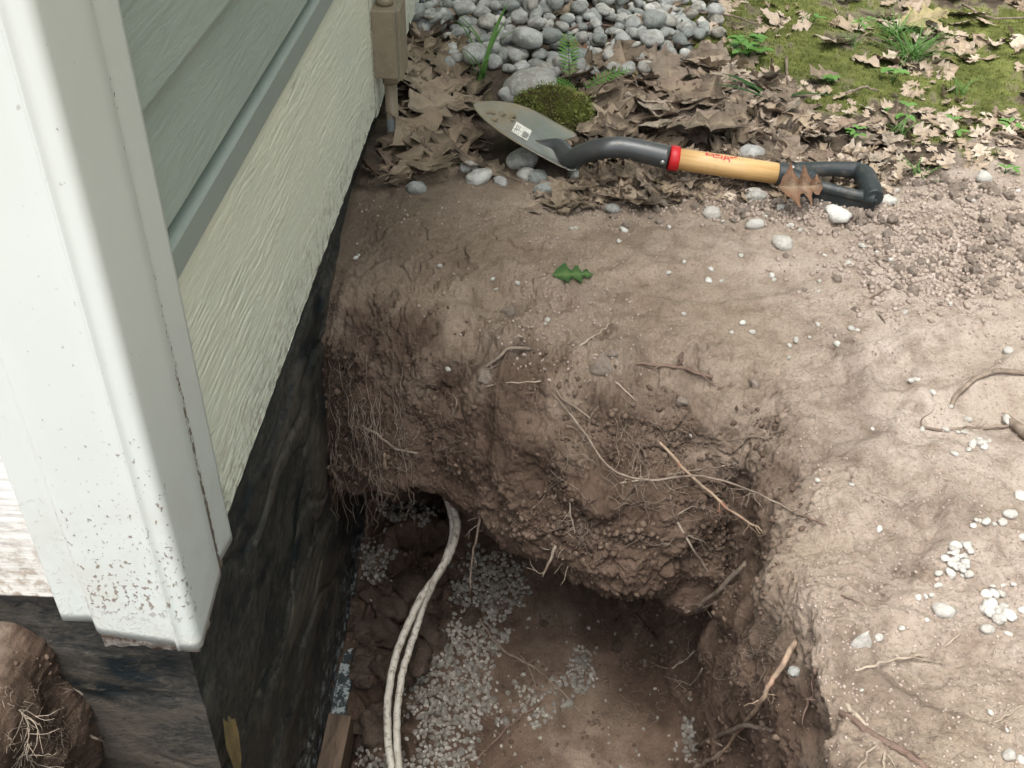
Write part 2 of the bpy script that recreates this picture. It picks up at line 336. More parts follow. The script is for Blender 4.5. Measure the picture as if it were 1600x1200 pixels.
Y = P[:, 1]; X = P[:, 0]
clodm = np.clip(np.exp(-(((X - .60) / .22) ** 2 + ((Y - 1.42) / .22) ** 2)) + np.exp(-(((X - .36) / .2) ** 2 + ((Y - 1.48) / .07) ** 2)), 0, 1)
near = sstep(1.05, .75, Y) * 0
d = np.zeros(len(P))
calm = 1 - np.exp(-(((X - .15) / .50) ** 4 + ((Y - 1.62) / .24) ** 4))
d += top * calm * fbm(P, 2.2, 3, 1) * 0.022 + top * fbm(P, 9, 3, 5) * 0.004
d += bank * fbm(P, 5.5, 3, 11) * 0.045 + bank * (0.5 - np.abs(fbm(P, 9, 3, 15))) * 0.014
rid = 1 - np.abs(fbm(P + 0.05 * fbm(P, 12, 2, 70)[:, None], 17, 4, 21)) * 1.9
amp_m = 0.06 * top + 0.85 * bank + 0.15 * floor_ + 0.35 * np.clip(bank * top * 4, 0, 1)
edgez = np.exp(-((RV - 2.3) / 1.2) ** 2); rt = sstep(.12, .3, X) * sstep(1.6, 1.0, Y)
amp_m = (amp_m + 0.25 * edgez) * (1 - .45 * rt) * (1 - .8 * sstep(-.35, -.38, X) * sstep(.75, .65, Y))
pat = sstep(-.35, .35, fbm(P, 5, 2, 150))
d += amp_m * rid * 0.0056 * (.2 + pat)
d += (0.22 + amp_m * (.4 + pat)) * fbm(P, 55, 4, 31, 0.66) * 0.0040 + (.35 + .65 * bank) * fbm(P, 150, 3, 37, .7) * .0017 + sstep(.3, .45, X) * sstep(.95, .75, Y) * top * (.6 - np.abs(fbm(P, 28, 4, 39, .65))) * .009
lump = np.clip(1 - worley(P * np.array([17, 17, 17]) + 0.6 * fbm(P, 20, 2, 44)[:, None], 5), 0, 1) ** 1.3
lm = bank * sstep(0.0, 0.5, fbm(P, 4, 2, 90) + 0.25) + clodm * 0.5 + rt * edgez * 0.12
leftl = floor_ * sstep(-.10, -.18, X) * sstep(.75, .9, Y); d += leftl * (fbm(P, 9, 3, 61) * 0.07 + lump * 0.055)
d += lm * lump * (0.005 + .007 * sstep(.1, .5, fbm(P, 7, 2, 93)))
l2 = np.clip(1 - worley(P * 55 + 0.5 * fbm(P, 60, 2, 48)[:, None], 8), 0, 1)
d += (clodm * 1.0 + (.15 + .75 * sstep(0, .4, fbm(P, 8, 2, 94))) * bank + 0.18 * top + 0.15 * floor_ + 0.5 * edgez) * l2 ** 1.5 * 0.0075
l3 = np.clip(1 - worley(P * 130, 9), 0, 1)
d += (clodm + 0.85 * bank + 0.3 * top + 0.2 * floor_) * l3 ** 1.5 * 0.0030
# thin cracks in the crust of the bank and its shoulder
ck = np.abs(fbm(P + 0.04 * fbm(P, 15, 3, 77)[:, None], 8, 2, 80)); cm = sstep(-.12, .15, fbm(P, 3.2, 2, 97)) * np.clip(edgez * 1.3 + bank * .5, 0, 1)
cm = cm * sstep(-.40, -.36, X); lump = lump * (.3 + .7 * sstep(-.40, -.36, X))
d -= cm * np.exp(-(ck / 0.018) ** 2) * 0.009
for (px, py, z, r_, dep) in [(925, 528, -.02, .028, .035), (780, 470, 0, .05, .012), (640, 745, -.25, .04, .03), (1150, 800, -.1, .035, .03), (1560, 640, 0, .05, .02), (1240, 1020, -.03, .04, .03), (700, 740, -.2, .03, .03), (960, 590, -.04, .025, -.02), (1210, 620, 0, .05, -.02), (800, 530, -.02, .03, -.02), (1240, 560, 0, .07, .012)]:
    q = onz(px, py, z); d -= dep * np.exp(-((P - q) ** 2).sum(1) / r_ ** 2)
nn_s = fbm(P, 22, 3, 55)
wallm = sstep(.0, .03, np.abs(X + .315))               # leave the soil calm against the wall
d *= 0.35 + 0.65 * wallm
d *= 1 - sstep(3.0, 8, dist) * 0.6
for j in range(1): pass
cen = sstep(11.0, 12.0, RV); d *= 1 - cen * 0.7
for (px, py, rx, ry, an, dep) in [(1480, 560, .11, .045, .5, .010), (1400, 800, .12, .05, 1.2, .010), (1530, 1060, .10, .05, -.4, .012), (1130, 440, .13, .05, .2, .007), (880, 400, .10, .04, -.1, .006), (1340, 620, .13, .05, .9, .008), (1330, 360, .10, .025, .1, .010), (1500, 760, .06, .09, 0, -.007)]:
    q = onz(px, py); ca, sa = math.cos(an), math.sin(an); u_ = (X - q[0]) * ca + (Y - q[1]) * sa; v_ = -(X - q[0]) * sa + (Y - q[1]) * ca
    e_ = np.sqrt((u_ / rx) ** 2 + (v_ / ry) ** 2) + .12 * nn_s
    d -= top * dep * (1 - sstep(.75, 1.05, e_)) - top * dep * .35 * np.exp(-((e_ - 1.15) / .12) ** 2)
P2 = P + Nf * d[:, None]
P2[:, 2] += top * sstep(2.5, 12, dist) * (fbm(P, .25, 3, 3) * 0.5)
mound = top * calm * 0.03 * np.exp(-(((X - .75) / .3) ** 2 + ((Y - 1.5) / .25) ** 2)); P2[:, 2] += mound
P2 = P2.reshape(NU, NV, 3); P2[:, -1] = P2[:, -1].mean(0); P2 = P2.reshape(-1, 3)
gme = mesh('ground', P2, gridF(NU, NV, True))
# where the moss, the humus under the litter, the moist subsoil and the darker soil by the wall are
MOSS = [(1130, 60, .20), (1250, 30, .22), (1330, 100, .22), (1420, 130, .20), (1500, 150, .17), (1560, 190, .13), (1450, 210, .08), (1095, 112, .10), (1290, 160, .12), (1200, 90, .15), (1590, 60, .3), (1180, 0, .3), (1350, 40, .2), (1530, 265, .05), (840, 170, .07), (1540, 110, .15)]
mo = np.zeros(len(P)); nn = fbm(P, 9, 4, 120) ; nn2 = fbm(P, 40, 3, 121)
for (px, py, r_) in MOSS:
    q = onz(px, py); mo = np.maximum(mo, np.exp(-((X - q[0]) ** 2 + (Y - q[1]) ** 2) / r_ ** 2))
mo = sstep(0.50, 0.74, mo + 0.50 * nn + 0.35 * nn2) * top
mo = mo * sstep(1.60, 1.68, Y)
mo = np.maximum(mo, sstep(0.0, .2, nn + .1) * sstep(3.2, 4.2, dist) * top * .8)
edge_y = 1.60 + 0.06 * np.sin(X * 9) + 0.07 * nn - .08 * sstep(-.1, -.3, X) + .10 * sstep(.45, .8, X)
hum = sstep(-.02, .05, Y - edge_y) * top
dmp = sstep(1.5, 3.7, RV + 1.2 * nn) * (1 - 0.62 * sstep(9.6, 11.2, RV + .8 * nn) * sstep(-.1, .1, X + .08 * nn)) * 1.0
dmp = np.maximum(dmp, sstep(-.05, -.30, X + .10 * nn) * (0.62 + .2 * nn) * sstep(.4, .6, Y)); dmp = np.maximum(dmp, (.40 - .34 * sstep(.08, .48, X + .12 * nn)) * (1 + .5 * nn)); dmp = np.maximum(dmp, 1.0 * sstep(-.36, -.40, X) * sstep(.75, .6, Y) * (1 - .5 * sstep(0, .3, nn)))  # also darkens the soil towards the wall and left of centre
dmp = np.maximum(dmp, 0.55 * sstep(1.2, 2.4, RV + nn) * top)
olive = .5 * sstep(-.02, -.22, X + .08 * nn) * sstep(1.0, 1.2, Y) * top  # darker olive tone towards the wall, added to the humus mask
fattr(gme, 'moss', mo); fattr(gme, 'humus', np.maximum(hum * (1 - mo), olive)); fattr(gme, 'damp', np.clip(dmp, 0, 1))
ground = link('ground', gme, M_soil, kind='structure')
bpy.context.view_layer.update()
def hit(px, py, lift=0.0, default_z=0.0):
    r = ray(px, py); ok, loc, nor, _ = ground.ray_cast(Vector(CAM), Vector(r))
    p = np.array(loc) if ok else onz(px, py, default_z)
    return p - r * lift, (np.array(nor) if ok else np.array([0, 0, 1.0]))
def down(x, y, z0=0.6):
    ok, loc, nor, _ = ground.ray_cast(Vector((x, y, z0)), Vector((0, 0, -1)))
    return (np.array(loc), np.array(nor)) if ok else (np.array([x, y, 0.0]), np.array([0, 0, 1.0]))

# ------------------------------------------------------------ house
def house():
    H = empty('house', (-.315, .60, 0), label='corner of a house with white corner trim, pale textured skirt board and tarred foundation', category='house')
    XW = -.315
    # --- foundation, an L of tar-coated panelling with streaky relief
    s1 = np.linspace(-2.2, 0, 90) ** 1; s1 = -((np.linspace(2.2 ** .5, 0, 130)) ** 2)
    s2 = np.concatenate([np.linspace(0, 1.0, 420)[1:], np.linspace(1.0, 5.5, 60)[1:]])
    S = np.concatenate([s1, s2]); Z = np.linspace(-1.0, .075, 330)
    SS, ZZ = np.meshgrid(S, Z, indexing='ij')
    f = SS.ravel(); z = ZZ.ravel()
    bx = np.where(f < 0, XW + f, XW); by = np.where(f < 0, .600, .600 + f); Pn = np.stack([bx, by, z], 1)
    Q = np.stack([f * 3.4, z * 8.5 + f * .5, f * 0], 1); Q[:, 1] += 0.6 * fbm(np.stack([f * 2.5, z * 4, f * 0], 1), 1, 3, 200)
    r1 = fbm(Q, 1.0, 4, 210, .55); r2 = fbm(Q * np.array([2.5, 3, 1]), 1.0, 4, 220, .6)
    step_ = sstep(.12, .17, r1) * 0.0030 + np.clip(r1, -1, 1) * 0.003 + r2 * 0.0012
    tear = np.exp(-((np.abs(fbm(Q, .55, 2, 240))) / .03) ** 2) * .006
    dd = step_ - tear
    dd = np.where(f < 0, dd * .35 + .0035, dd); nx = np.where(f < 0, 0, 1.0); ny = np.where(f < 0, -1.0, 0)
    cm_ = np.exp(-(f / .006) ** 2); nx = np.where(np.abs(f) < .006, .7, nx); ny = np.where(np.abs(f) < .006, -.7, ny)
    Pn[:, 0] += nx * (dd - .006) ; Pn[:, 1] += ny * (dd - .006)
    t = NT('tarred_foundation', 0.6, 0.35); ra = t.attr('relief'); v = t.coords((2.2, 2.2, 3.6)); v2 = t.coords((1.6, 1.6, 2.6))
    n1 = t.noise(3.2, 7, .62, v, .8); n2 = t.noise(20, 8, .75, v2, .5); n3 = t.noise(120, 4, .7)
    c = t.mix(t.ramp(t.noise(75, 6, .8, t.coords((1, 1, 2))), [(.40, 0), (.62, 1)]), (0.020, 0.022, 0.022), (0.080, 0.071, 0.058))
    c = t.mix(t.ramp(n1, [(.38, 1), (.50, 0)]), c, (0.010, 0.016, 0.019))
    c = t.mix(t.ramp(t.noise(4, 5, .6), [(.45, 0), (.65, .5)]), c, (0.018, 0.022, 0.022))
    c = t.mix(t.ramp(ra, [(.62, 0), (.88, .35)]), c, (0.14, 0.115, 0.085))
    c = t.mix(t.ramp(n2, [(.56, 0), (.68, .45)]), c, (0.17, 0.145, 0.11))
    c = t.mix(t.ramp(n2, [(.36, .8), (.44, 0)]), c, (0.008, 0.010, 0.011))
    lo = t.math('MULTIPLY', t.mr(t.sep()[2], -.50, -.66, 0, 1), t.ramp(t.noise(60, 6, .75, t.coords((1, 1, 1.6))), [(.53, 0), (.57, 1)]))
    c = t.mix(lo, c, (0.34, 0.38, 0.38)); t.col(c)
    t.rough(t.ramp(n1, [(.4, .38), (.6, .85)])); t.bump(n2, .004, .8); t.bump(n3, .0012, .7)
    o = obj('foundation_wall', Pn, gridF(len(S), len(Z))[:, ::-1], t.m); fattr(o.data, 'relief', .5 + .5 * np.clip(r1 * 1.2 + r2 * .4, -1, 1)); keep(o, H)
    # a torn spot in the coating with yellowish wood behind
    th = onx(362, 1168, XW + .010)
    rr = []; 
    for k in range(16):
        a = k / 16 * math.tau; q = 1 + .18 * math.sin(3 * a + 1) + .12 * math.sin(7 * a)
        rr.append((XW + .0125, th[1] + .016 * q * math.cos(a), th[2] + .055 * q * math.sin(a)))
    V = rr + [(XW + .0120, p[1] * .3 + th[1] * .7, p[2] * .3 + th[2] * .7) for p in rr] + [(XW + .0120, th[1], th[2])]
    F = [(i, (i + 1) % 16, 16 + (i + 1) % 16, 16 + i) for i in range(16)] + [(16 + i, 16 + (i + 1) % 16, 32) for i in range(16)]
    keep(obj('exposed_wood', V, F, plain('ochre_wood', (0.20, 0.145, 0.06), .8, var=.5, sc=60)), H)
    # --- rough-textured skirt boards (wood-grain relief as geometry)
    tm = NT('skirt_paint_green_light', 0.55, 0.35); sn = tm.noise(5, 5); g2 = tm.noise(150, 5, .65, tm.coords((1, .22, 1)))
    c = tm.mix(tm.ramp(sn, [(.35, 0), (.7, 1)]), (0.60, 0.635, 0.53), (0.68, 0.69, 0.57))  # white paint with the green canopy light mixed into its colour on this side
    low = tm.math('MULTIPLY', tm.mr(tm.sep()[2], .16, .05, 0, 1), tm.ramp(tm.noise(70, 6, .7), [(.50, 0), (.60, .8)]))
    c = tm.mix(low, c, (0.26, 0.22, 0.17)); c = tm.mix(tm.ramp(tm.attr('relief'), [(.28, .5), (.45, 0)]), c, (0.33, 0.34, 0.27)); tm.col(c); tm.bump(g2, .0015, .7)
    tb = NT('skirt_paint_front', 0.55, 0.35); c = tb.mix(tb.ramp(tb.noise(80, 6, .7), [(.45, 0), (.60, 1)]), (0.66, 0.65, 0.60), (0.36, 0.30, 0.24))
    c = tb.mix(tb.mr(tb.sep()[2], .22, .10, 0, 1), (0.74, 0.74, 0.71), c); tb.col(c); tb.bump(tb.noise(150, 5, .65, tb.coords((.22, 1, 1))), .0015, .7)
    def skirt(along, a0, a1, z0, z1, mat, nA, nZ):
        A = np.linspace(a0, a1, nA); Zs = np.linspace(z0, z1, nZ); AA, ZZ = np.meshgrid(A, Zs, indexing='ij'); a = AA.ravel(); z = ZZ.ravel()
        wob = fbm(np.stack([a * 2.2, z * 3, a * 0], 1), 1, 3, 300) * .022
        q = np.stack([a * 10, (z + wob * .8) * 210, a * 0], 1); g = 1 - 2 * np.abs(fbm(q, 1, 3, 310, .5)); g = np.clip(g, -1, 1)
        msk = sstep(-.45, .15, fbm(np.stack([a * 3, z * 14, a * 0], 1), 1, 2, 320)) * .85 + .15
        msk *= sstep(z1, z1 - .03, z + .02 * fbm(np.stack([a * 5, z * 5, a * 0], 1), 1, 2, 330)) * .9 + .1
        dz = g * msk * .00085; rag = .0035 * np.abs(fbm(np.stack([a * 22, a * 0, a * 0], 1), 1, 4, 340)) * (z < z0 + 1e-4)
        if along == 'Y': V = np.stack([-.303 + dz, a, z + rag], 1)
        else: V = np.stack([a, .586 - dz, z + rag], 1)
        F = gridF(nA, nZ)
        # back and underside so that the board has its real thickness
        n0 = len(V); bot = V.reshape(nA, nZ, 3)[:, 0].copy(); bk = bot.copy()
        if along == 'Y': bk[:, 0] = -.3185
        else: bk[:, 1] = .603
        V = np.vstack([V, bk]); i = np.arange(nA - 1); F2 = np.stack([i * nZ, n0 + i, n0 + i + 1, (i + 1) * nZ], 1)
        F = np.vstack([F[:, ::-1] if along == 'Y' else F, F2])
        o = obj('skirt_board', V, F, mat); r_ = np.concatenate([.5 + .5 * g * msk, np.full(nA, .5)]); fattr(o.data, 'relief', r_); keep(o, H); return o
    skirt('Y', .66, 1.66, .061, .334, tm.m, 900, 170)
    skirt('Y', 1.663, 5.6, .050, .334, tm.m, 500, 60)
    s_ = skirt('X', -2.4, -.385, .085, .334, tb.m, 500, 90)
    # --- grey-green Z flashing, groove and lap siding
    Mf = plain('grey_green_metal', (0.255, 0.30, 0.275), .38, var=.06, sc=8, bs=60, bd=.0002)
    Ms = NT('sage_siding', 0.5, 0.35); n1 = Ms.noise(60, 6, .65, Ms.coords((1, .08, 1)), 1.2); n2 = Ms.noise(3, 4)
    Ms.col(Ms.mix(Ms.ramp(n2, [(.3, 0), (.7, 1)]), (0.27, 0.325, 0.29), (0.31, 0.36, 0.32))); Ms.bump(n1, .0035, .55); Ms.bump(Ms.noise(300, 3), .0004, .5)
    Mb = NT('sage_siding_front', 0.5, 0.35); Mb.col((0.29, 0.34, 0.305)); Mb.bump(Mb.noise(60, 6, .65, Mb.coords((.08, 1, 1)), 1.2), .003, .5)
    def prof(name, pts, a0, a1, mat, face='Y'):
        m = len(pts)
        V = [((x, a, z) if face == 'Y' else (a, .885 - (x + .315) - .3 + .001 * 0, z)) for a in (a0, a1) for (x, z) in pts]
        if face == 'X': V = [(a, .60 - (x + .315), z) for a in (a0, a1) for (x, z) in pts]
        F = [(i, (i + 1) % m, m + (i + 1) % m, m + i) for i in range(m)] + [tuple(range(m - 1, -1, -1)), tuple(range(m, 2 * m))]
        o = obj(name, V, F, mat, smooth=False); keep(o, H); return o
    fl = [(-.3145, .335), (-.3005, .335), (-.2985, .3365), (-.2985, .3615), (-.3005, .365), (-.3120, .3705), (-.3145, .3705)]
    prof('flashing', fl, .69, 5.6, Mf); prof('flashing', fl, -2.4, -.405, Mf, 'X')
    zb = .379
    k = 0
    while zb < 2.55:
        bd = [(-.3145, zb), (-.3025, zb), (-.2990, zb + .003), (-.3070, zb + .0945), (-.3145, zb + .0945)]
        prof('siding_board', bd, .69, 5.6, Ms.m); prof('siding_board', bd, -2.4, -.405, Mb.m, 'X'); zb += .0965; k += 1
    keep(obj('sheathing', *box(-2.6, -.3165, .6035, 5.7, .078, 2.62), plain('sheathing', (.05, .05, .05), .9), smooth=False), H)
    # --- corner trim: folded profile, from the long wall round the corner to the front wall
    def arc(c, r, a0, a1, n): return [(c[0] + r * math.cos(math.radians(a0 + (a1 - a0) * i / n)), c[1] + r * math.sin(math.radians(a0 + (a1 - a0) * i / n))) for i in range(n + 1)]
    pl = [(-.3025, .6965, .052), (-.2950, .6965, .052), (-.2930, .6950, .0525), (-.2928, .690, .053), (-.2930, .660, .061), (-.2935, .652, .065), (-.2925, .6475, .067), (-.2895, .6435, .070), (-.2865, .6400, .071), (-.2850, .6365, .070)]
    pl += [(-.285, y, .070 - (.633 - y) * .22) for y in np.linspace(.62, .575, 5)]
    pl += [(x, y, .0545) for x, y in arc((-.292, .569), .007, 0, -90, 6)][0:]
    pl += [(-.2965, .562, .054), (-.3015, .5618, .054), (-.3028, .5603, .055), (-.3045, .5600, .055), (-.3060, .5628, .0555), (-.3085, .5645, .056)]
    pl += [(x, .5648, .056 + (-.3085 - x) * .16) for x in np.linspace(-.32, -.368, 6)]
    pl += [(-.3725, .5655, .0665), (-.3755, .5680, .067), (-.3775, .5720, .067), (-.3800, .5755, .067), (-.3835, .5770, .067), (-.388, .5770, .067), (-.407, .5765, .067), (-.4090, .5775, .067), (-.4095, .580, .067), (-.4095, .588, .067)]
    zs = [0, .01, .05, .1, .2, .4, .8, 1.4, 2.0, 2.58]
    V = []; 
    off = .0016
    pa = np.array([(a, b) for a, b, c in pl]); tg = np.gradient(pa, axis=0); tg /= np.linalg.norm(tg, axis=1)[:, None]; nrm = np.stack([-tg[:, 1], tg[:, 0]], 1)
    inn = pa - nrm * off * np.sign((nrm @ np.array([.7, -.7])).mean())
    L = len(pl)
    for q in (pa, inn):
        for i in range(L):
            for zz in zs: V.append((q[i][0], q[i][1], pl[i][2] + zz))
    V = np.array(V); nz = len(zs); Fo = gridF(L, nz); Fi = Fo[:, ::-1] + L * nz
    i = np.arange(L - 1); Fb = np.stack([i * nz, (i + 1) * nz, L * nz + (i + 1) * nz, L * nz + i * nz], 1)
    tr = NT('white_trim', 0.34, 0.45); ox = tr.sep()
    base = tr.mix(tr.ramp(tr.noise(2.5, 4), [(.3, 0), (.7, 1)]), (0.575, 0.615, 0.58), (0.61, 0.65, 0.62))
    hi = tr.mr(ox[2], .42, .09, 0, 1); front = tr.math('LESS_THAN', ox[1], .5735)
    dn_ = tr.noise(230, 5, .62, tr.coords((1, 1, .75))); big = tr.noise(16, 4, .6)
    thr = tr.math('ADD', tr.math('MULTIPLY', tr.math('POWER', hi, 1.6), .14), tr.math('MULTIPLY', tr.math('SUBTRACT', big, .5), .16))
    sp = tr.mr(tr.math('ADD', dn_, thr), .675, .725, 0, 1)
    dirt = tr.math('MULTIPLY', sp, tr.mr(tr.math('MULTIPLY', front, tr.mr(ox[2], .085, .105, 0, 1)), 0, 1, .0, .82))
    band = tr.math('MULTIPLY', tr.math('GREATER_THAN', ox[1], .634), tr.math('LESS_THAN', tr.math('ADD', ox[1], tr.math('MULTIPLY', tr.noise(90, 3), .008)), .6615)); gn = tr.math('ADD', tr.noise(170, 4, .7), tr.mr(ox[2], .40, .12, -.12, .13))
    gr = tr.math('MULTIPLY', band, tr.math('GREATER_THAN', gn, .52))
    smear = tr.math('MULTIPLY', tr.mr(ox[2], .30, .06, 0, .5), tr.ramp(tr.noise(22, 6, .7), [(.42, 0), (.7, 1)]))
    c = tr.mix(smear, base, (0.50, 0.46, 0.38)); c = tr.mix(tr.math('MAXIMUM', dirt, tr.math('MULTIPLY', gr, .8)), c, (0.20, 0.145, 0.11))
    c = tr.mix(tr.math('MULTIPLY', gr, .85), c, (.15, .115, .09))
    tiny = tr.math('GREATER_THAN', tr.noise(95, 3, .5, tr.coords((1, 1, .8))), .735); c = tr.mix(tr.math('MULTIPLY', tiny, .5), c, (.3, .28, .26)); tr.col(c)
    tr.bump(tr.noise(9, 3), .0015, .35); tr.bump(sp, .0006, .5)
    o = obj('corner_trim', V, np.vstack([Fo, Fi, Fb]), tr.m); keep(o, H)
    bmx = bmesh.new(); bmx.from_mesh(o.data); bmesh.ops.recalc_face_normals(bmx, faces=bmx.faces); bmx.to_mesh(o.data); bmx.free()
    # --- rough wooden core seen under the trim
    def rag(x0, x1, y0, y1, z0, z1, nx_, ny_):
        xs = np.linspace(x0, x1, nx_); ys = np.linspace(y0, y1, ny_); XX, YY = np.meshgrid(xs, ys, indexing='ij')
        zz = z0 + .007 * np.abs(fbm(np.stack([XX.ravel() * 40, YY.ravel() * 40, XX.ravel() * 0], 1), 1, 3, 400))
        Vb = np.stack([XX.ravel(), YY.ravel(), zz], 1); Vt = Vb.copy(); Vt[:, 2] = z1
        Fb_ = gridF(nx_, ny_)[:, ::-1]; n_ = nx_ * ny_; ring = [i * ny_ for i in range(nx_)] + [(nx_ - 1) * ny_ + j for j in range(1, ny_)] + [i * ny_ + ny_ - 1 for i in range(nx_ - 2, -1, -1)] + [j for j in range(ny_ - 2, 0, -1)]
        F = [tuple(q) for q in Fb_] + [(a, b, b + n_, a + n_) for a, b in zip(ring, ring[1:] + ring[:1])]
        return np.vstack([Vb, Vt]), F
    tc_ = NT('weathered_board_end', .85, .2); n1 = tc_.noise(110, 6, .7); tc_.col(tc_.mix(tc_.ramp(n1, [(.42, 0), (.58, 1)]), (.60, .56, .50), (.20, .14, .105))); tc_.bump(n1, .003, .8)
    keep(obj('trim_core', *rag(-.372, -.2885, .5668, .598, .0455, .10, 40, 14), tc_.m), H)
    keep(obj('trim_core', *rag(-.3150, -.2960, .5990, .668, .0450, .10, 12, 36), tc_.m), H)
    # --- plate at the foot of the panel
    V, F = box(-.322, -.298, .606, 2.2, -.82, -.665); o = obj('bottom_plate', V, F, None, smooth=False)
    tp = NT('plate_coating', .7, .3); c = tp.mix(tp.ramp(tp.noise(70, 6, .75), [(.49, 0), (.55, 1)]), (.035, .045, .046), (.33, .37, .37)); tp.col(c); tp.bump(tp.noise(70, 6, .75), .003, .8); o.data.materials.append(tp.m); keep(o, H)
    # --- roof slab with an eave, out of the picture
    Mr = plain('asphalt_shingle', (.07, .065, .06), .9); 
    V = [(-2.6, .25, 2.62), (.05, .25, 2.62), (.05, 6.0, 2.62), (-2.6, 6.0, 2.62), (-2.6, .25, 3.7), (.05, .25, 2.78), (.05, 6.0, 2.78), (-2.6, 6.0, 3.7)]
    keep(obj('roof', V, [(3, 2, 1, 0), (4, 5, 6, 7), (0, 1, 5, 4), (1, 2, 6, 5), (2, 3, 7, 6), (3, 0, 4, 7)], Mr, smooth=False), H)
    return H
house()

def elec():
    E_ = empty('electrical_box', (-.28, 1.70, 0), label='brown weatherproof electrical box on the wall above a grey conduit', category='electrical box')
    t = NT('brown_box_paint', .6, .35); n1 = t.noise(40, 6, .7); c = t.mix(t.ramp(n1, [(.35, 0), (.7, 1)]), (.20, .165, .115), (.26, .22, .155)); c = t.mix(t.ramp(t.noise(300, 3, .7), [(.62, 0), (.7, .6)]), c, (.42, .38, .30)); t.col(c); t.bump(t.noise(220, 4), .0006, .7)
    mb = mesh('box_body', *box(-.3025, -.262, 1.668, 1.732, .117, .227), smooth=False); keep(link('box_body', bevel(mb, .0015), t.m), E_)
    mc = mesh('cover_plate', *box(-.2610, -.2560, 1.666, 1.735, .115, .229), smooth=False); keep(link('cover_plate', bevel(mc, .0012), t.m), E_)
    Mg = plain('grey_gasket', (.30, .32, .30), .7); keep(obj('gasket', *box(-.2618, -.2612, 1.667, 1.733, .116, .2285), Mg, smooth=False), E_)
    tp = NT('conduit_plastic', .45, .4); z = tp.math('ADD', tp.sep()[2], tp.math('MULTIPLY', tp.noise(25, 4), .05)); f = tp.math('GREATER_THAN', z, .063)
    c = tp.mix(f, (.19, .215, .215), (.215, .175, .12)); c = tp.mix(tp.ramp(tp.noise(60, 5, .7), [(.55, 0), (.7, .5)]), c, (.30, .28, .24)); tp.col(c); tp.bump(tp.noise(200, 3), .0004, .5)
    keep(obj('conduit', *tube([(-.282, 1.70, -.25), (-.282, 1.70, .10)], .0107, 20, seg=1), tp.m), E_)
    keep(obj('conduit_hub', *tube([(-.282, 1.70, .098), (-.282, 1.70, .1165)], .0135, 20, seg=1), t.m), E_)
    keep(obj('conduit_hub', *tube([(-.284, 1.70, .2272), (-.284, 1.70, .240)], .0135, 20, seg=1), t.m), E_)
    keep(obj('conduit', *tube([(-.284, 1.70, .2405), (-.284, 1.70, .5)], .0107, 20, seg=1), t.m), E_)
elec()

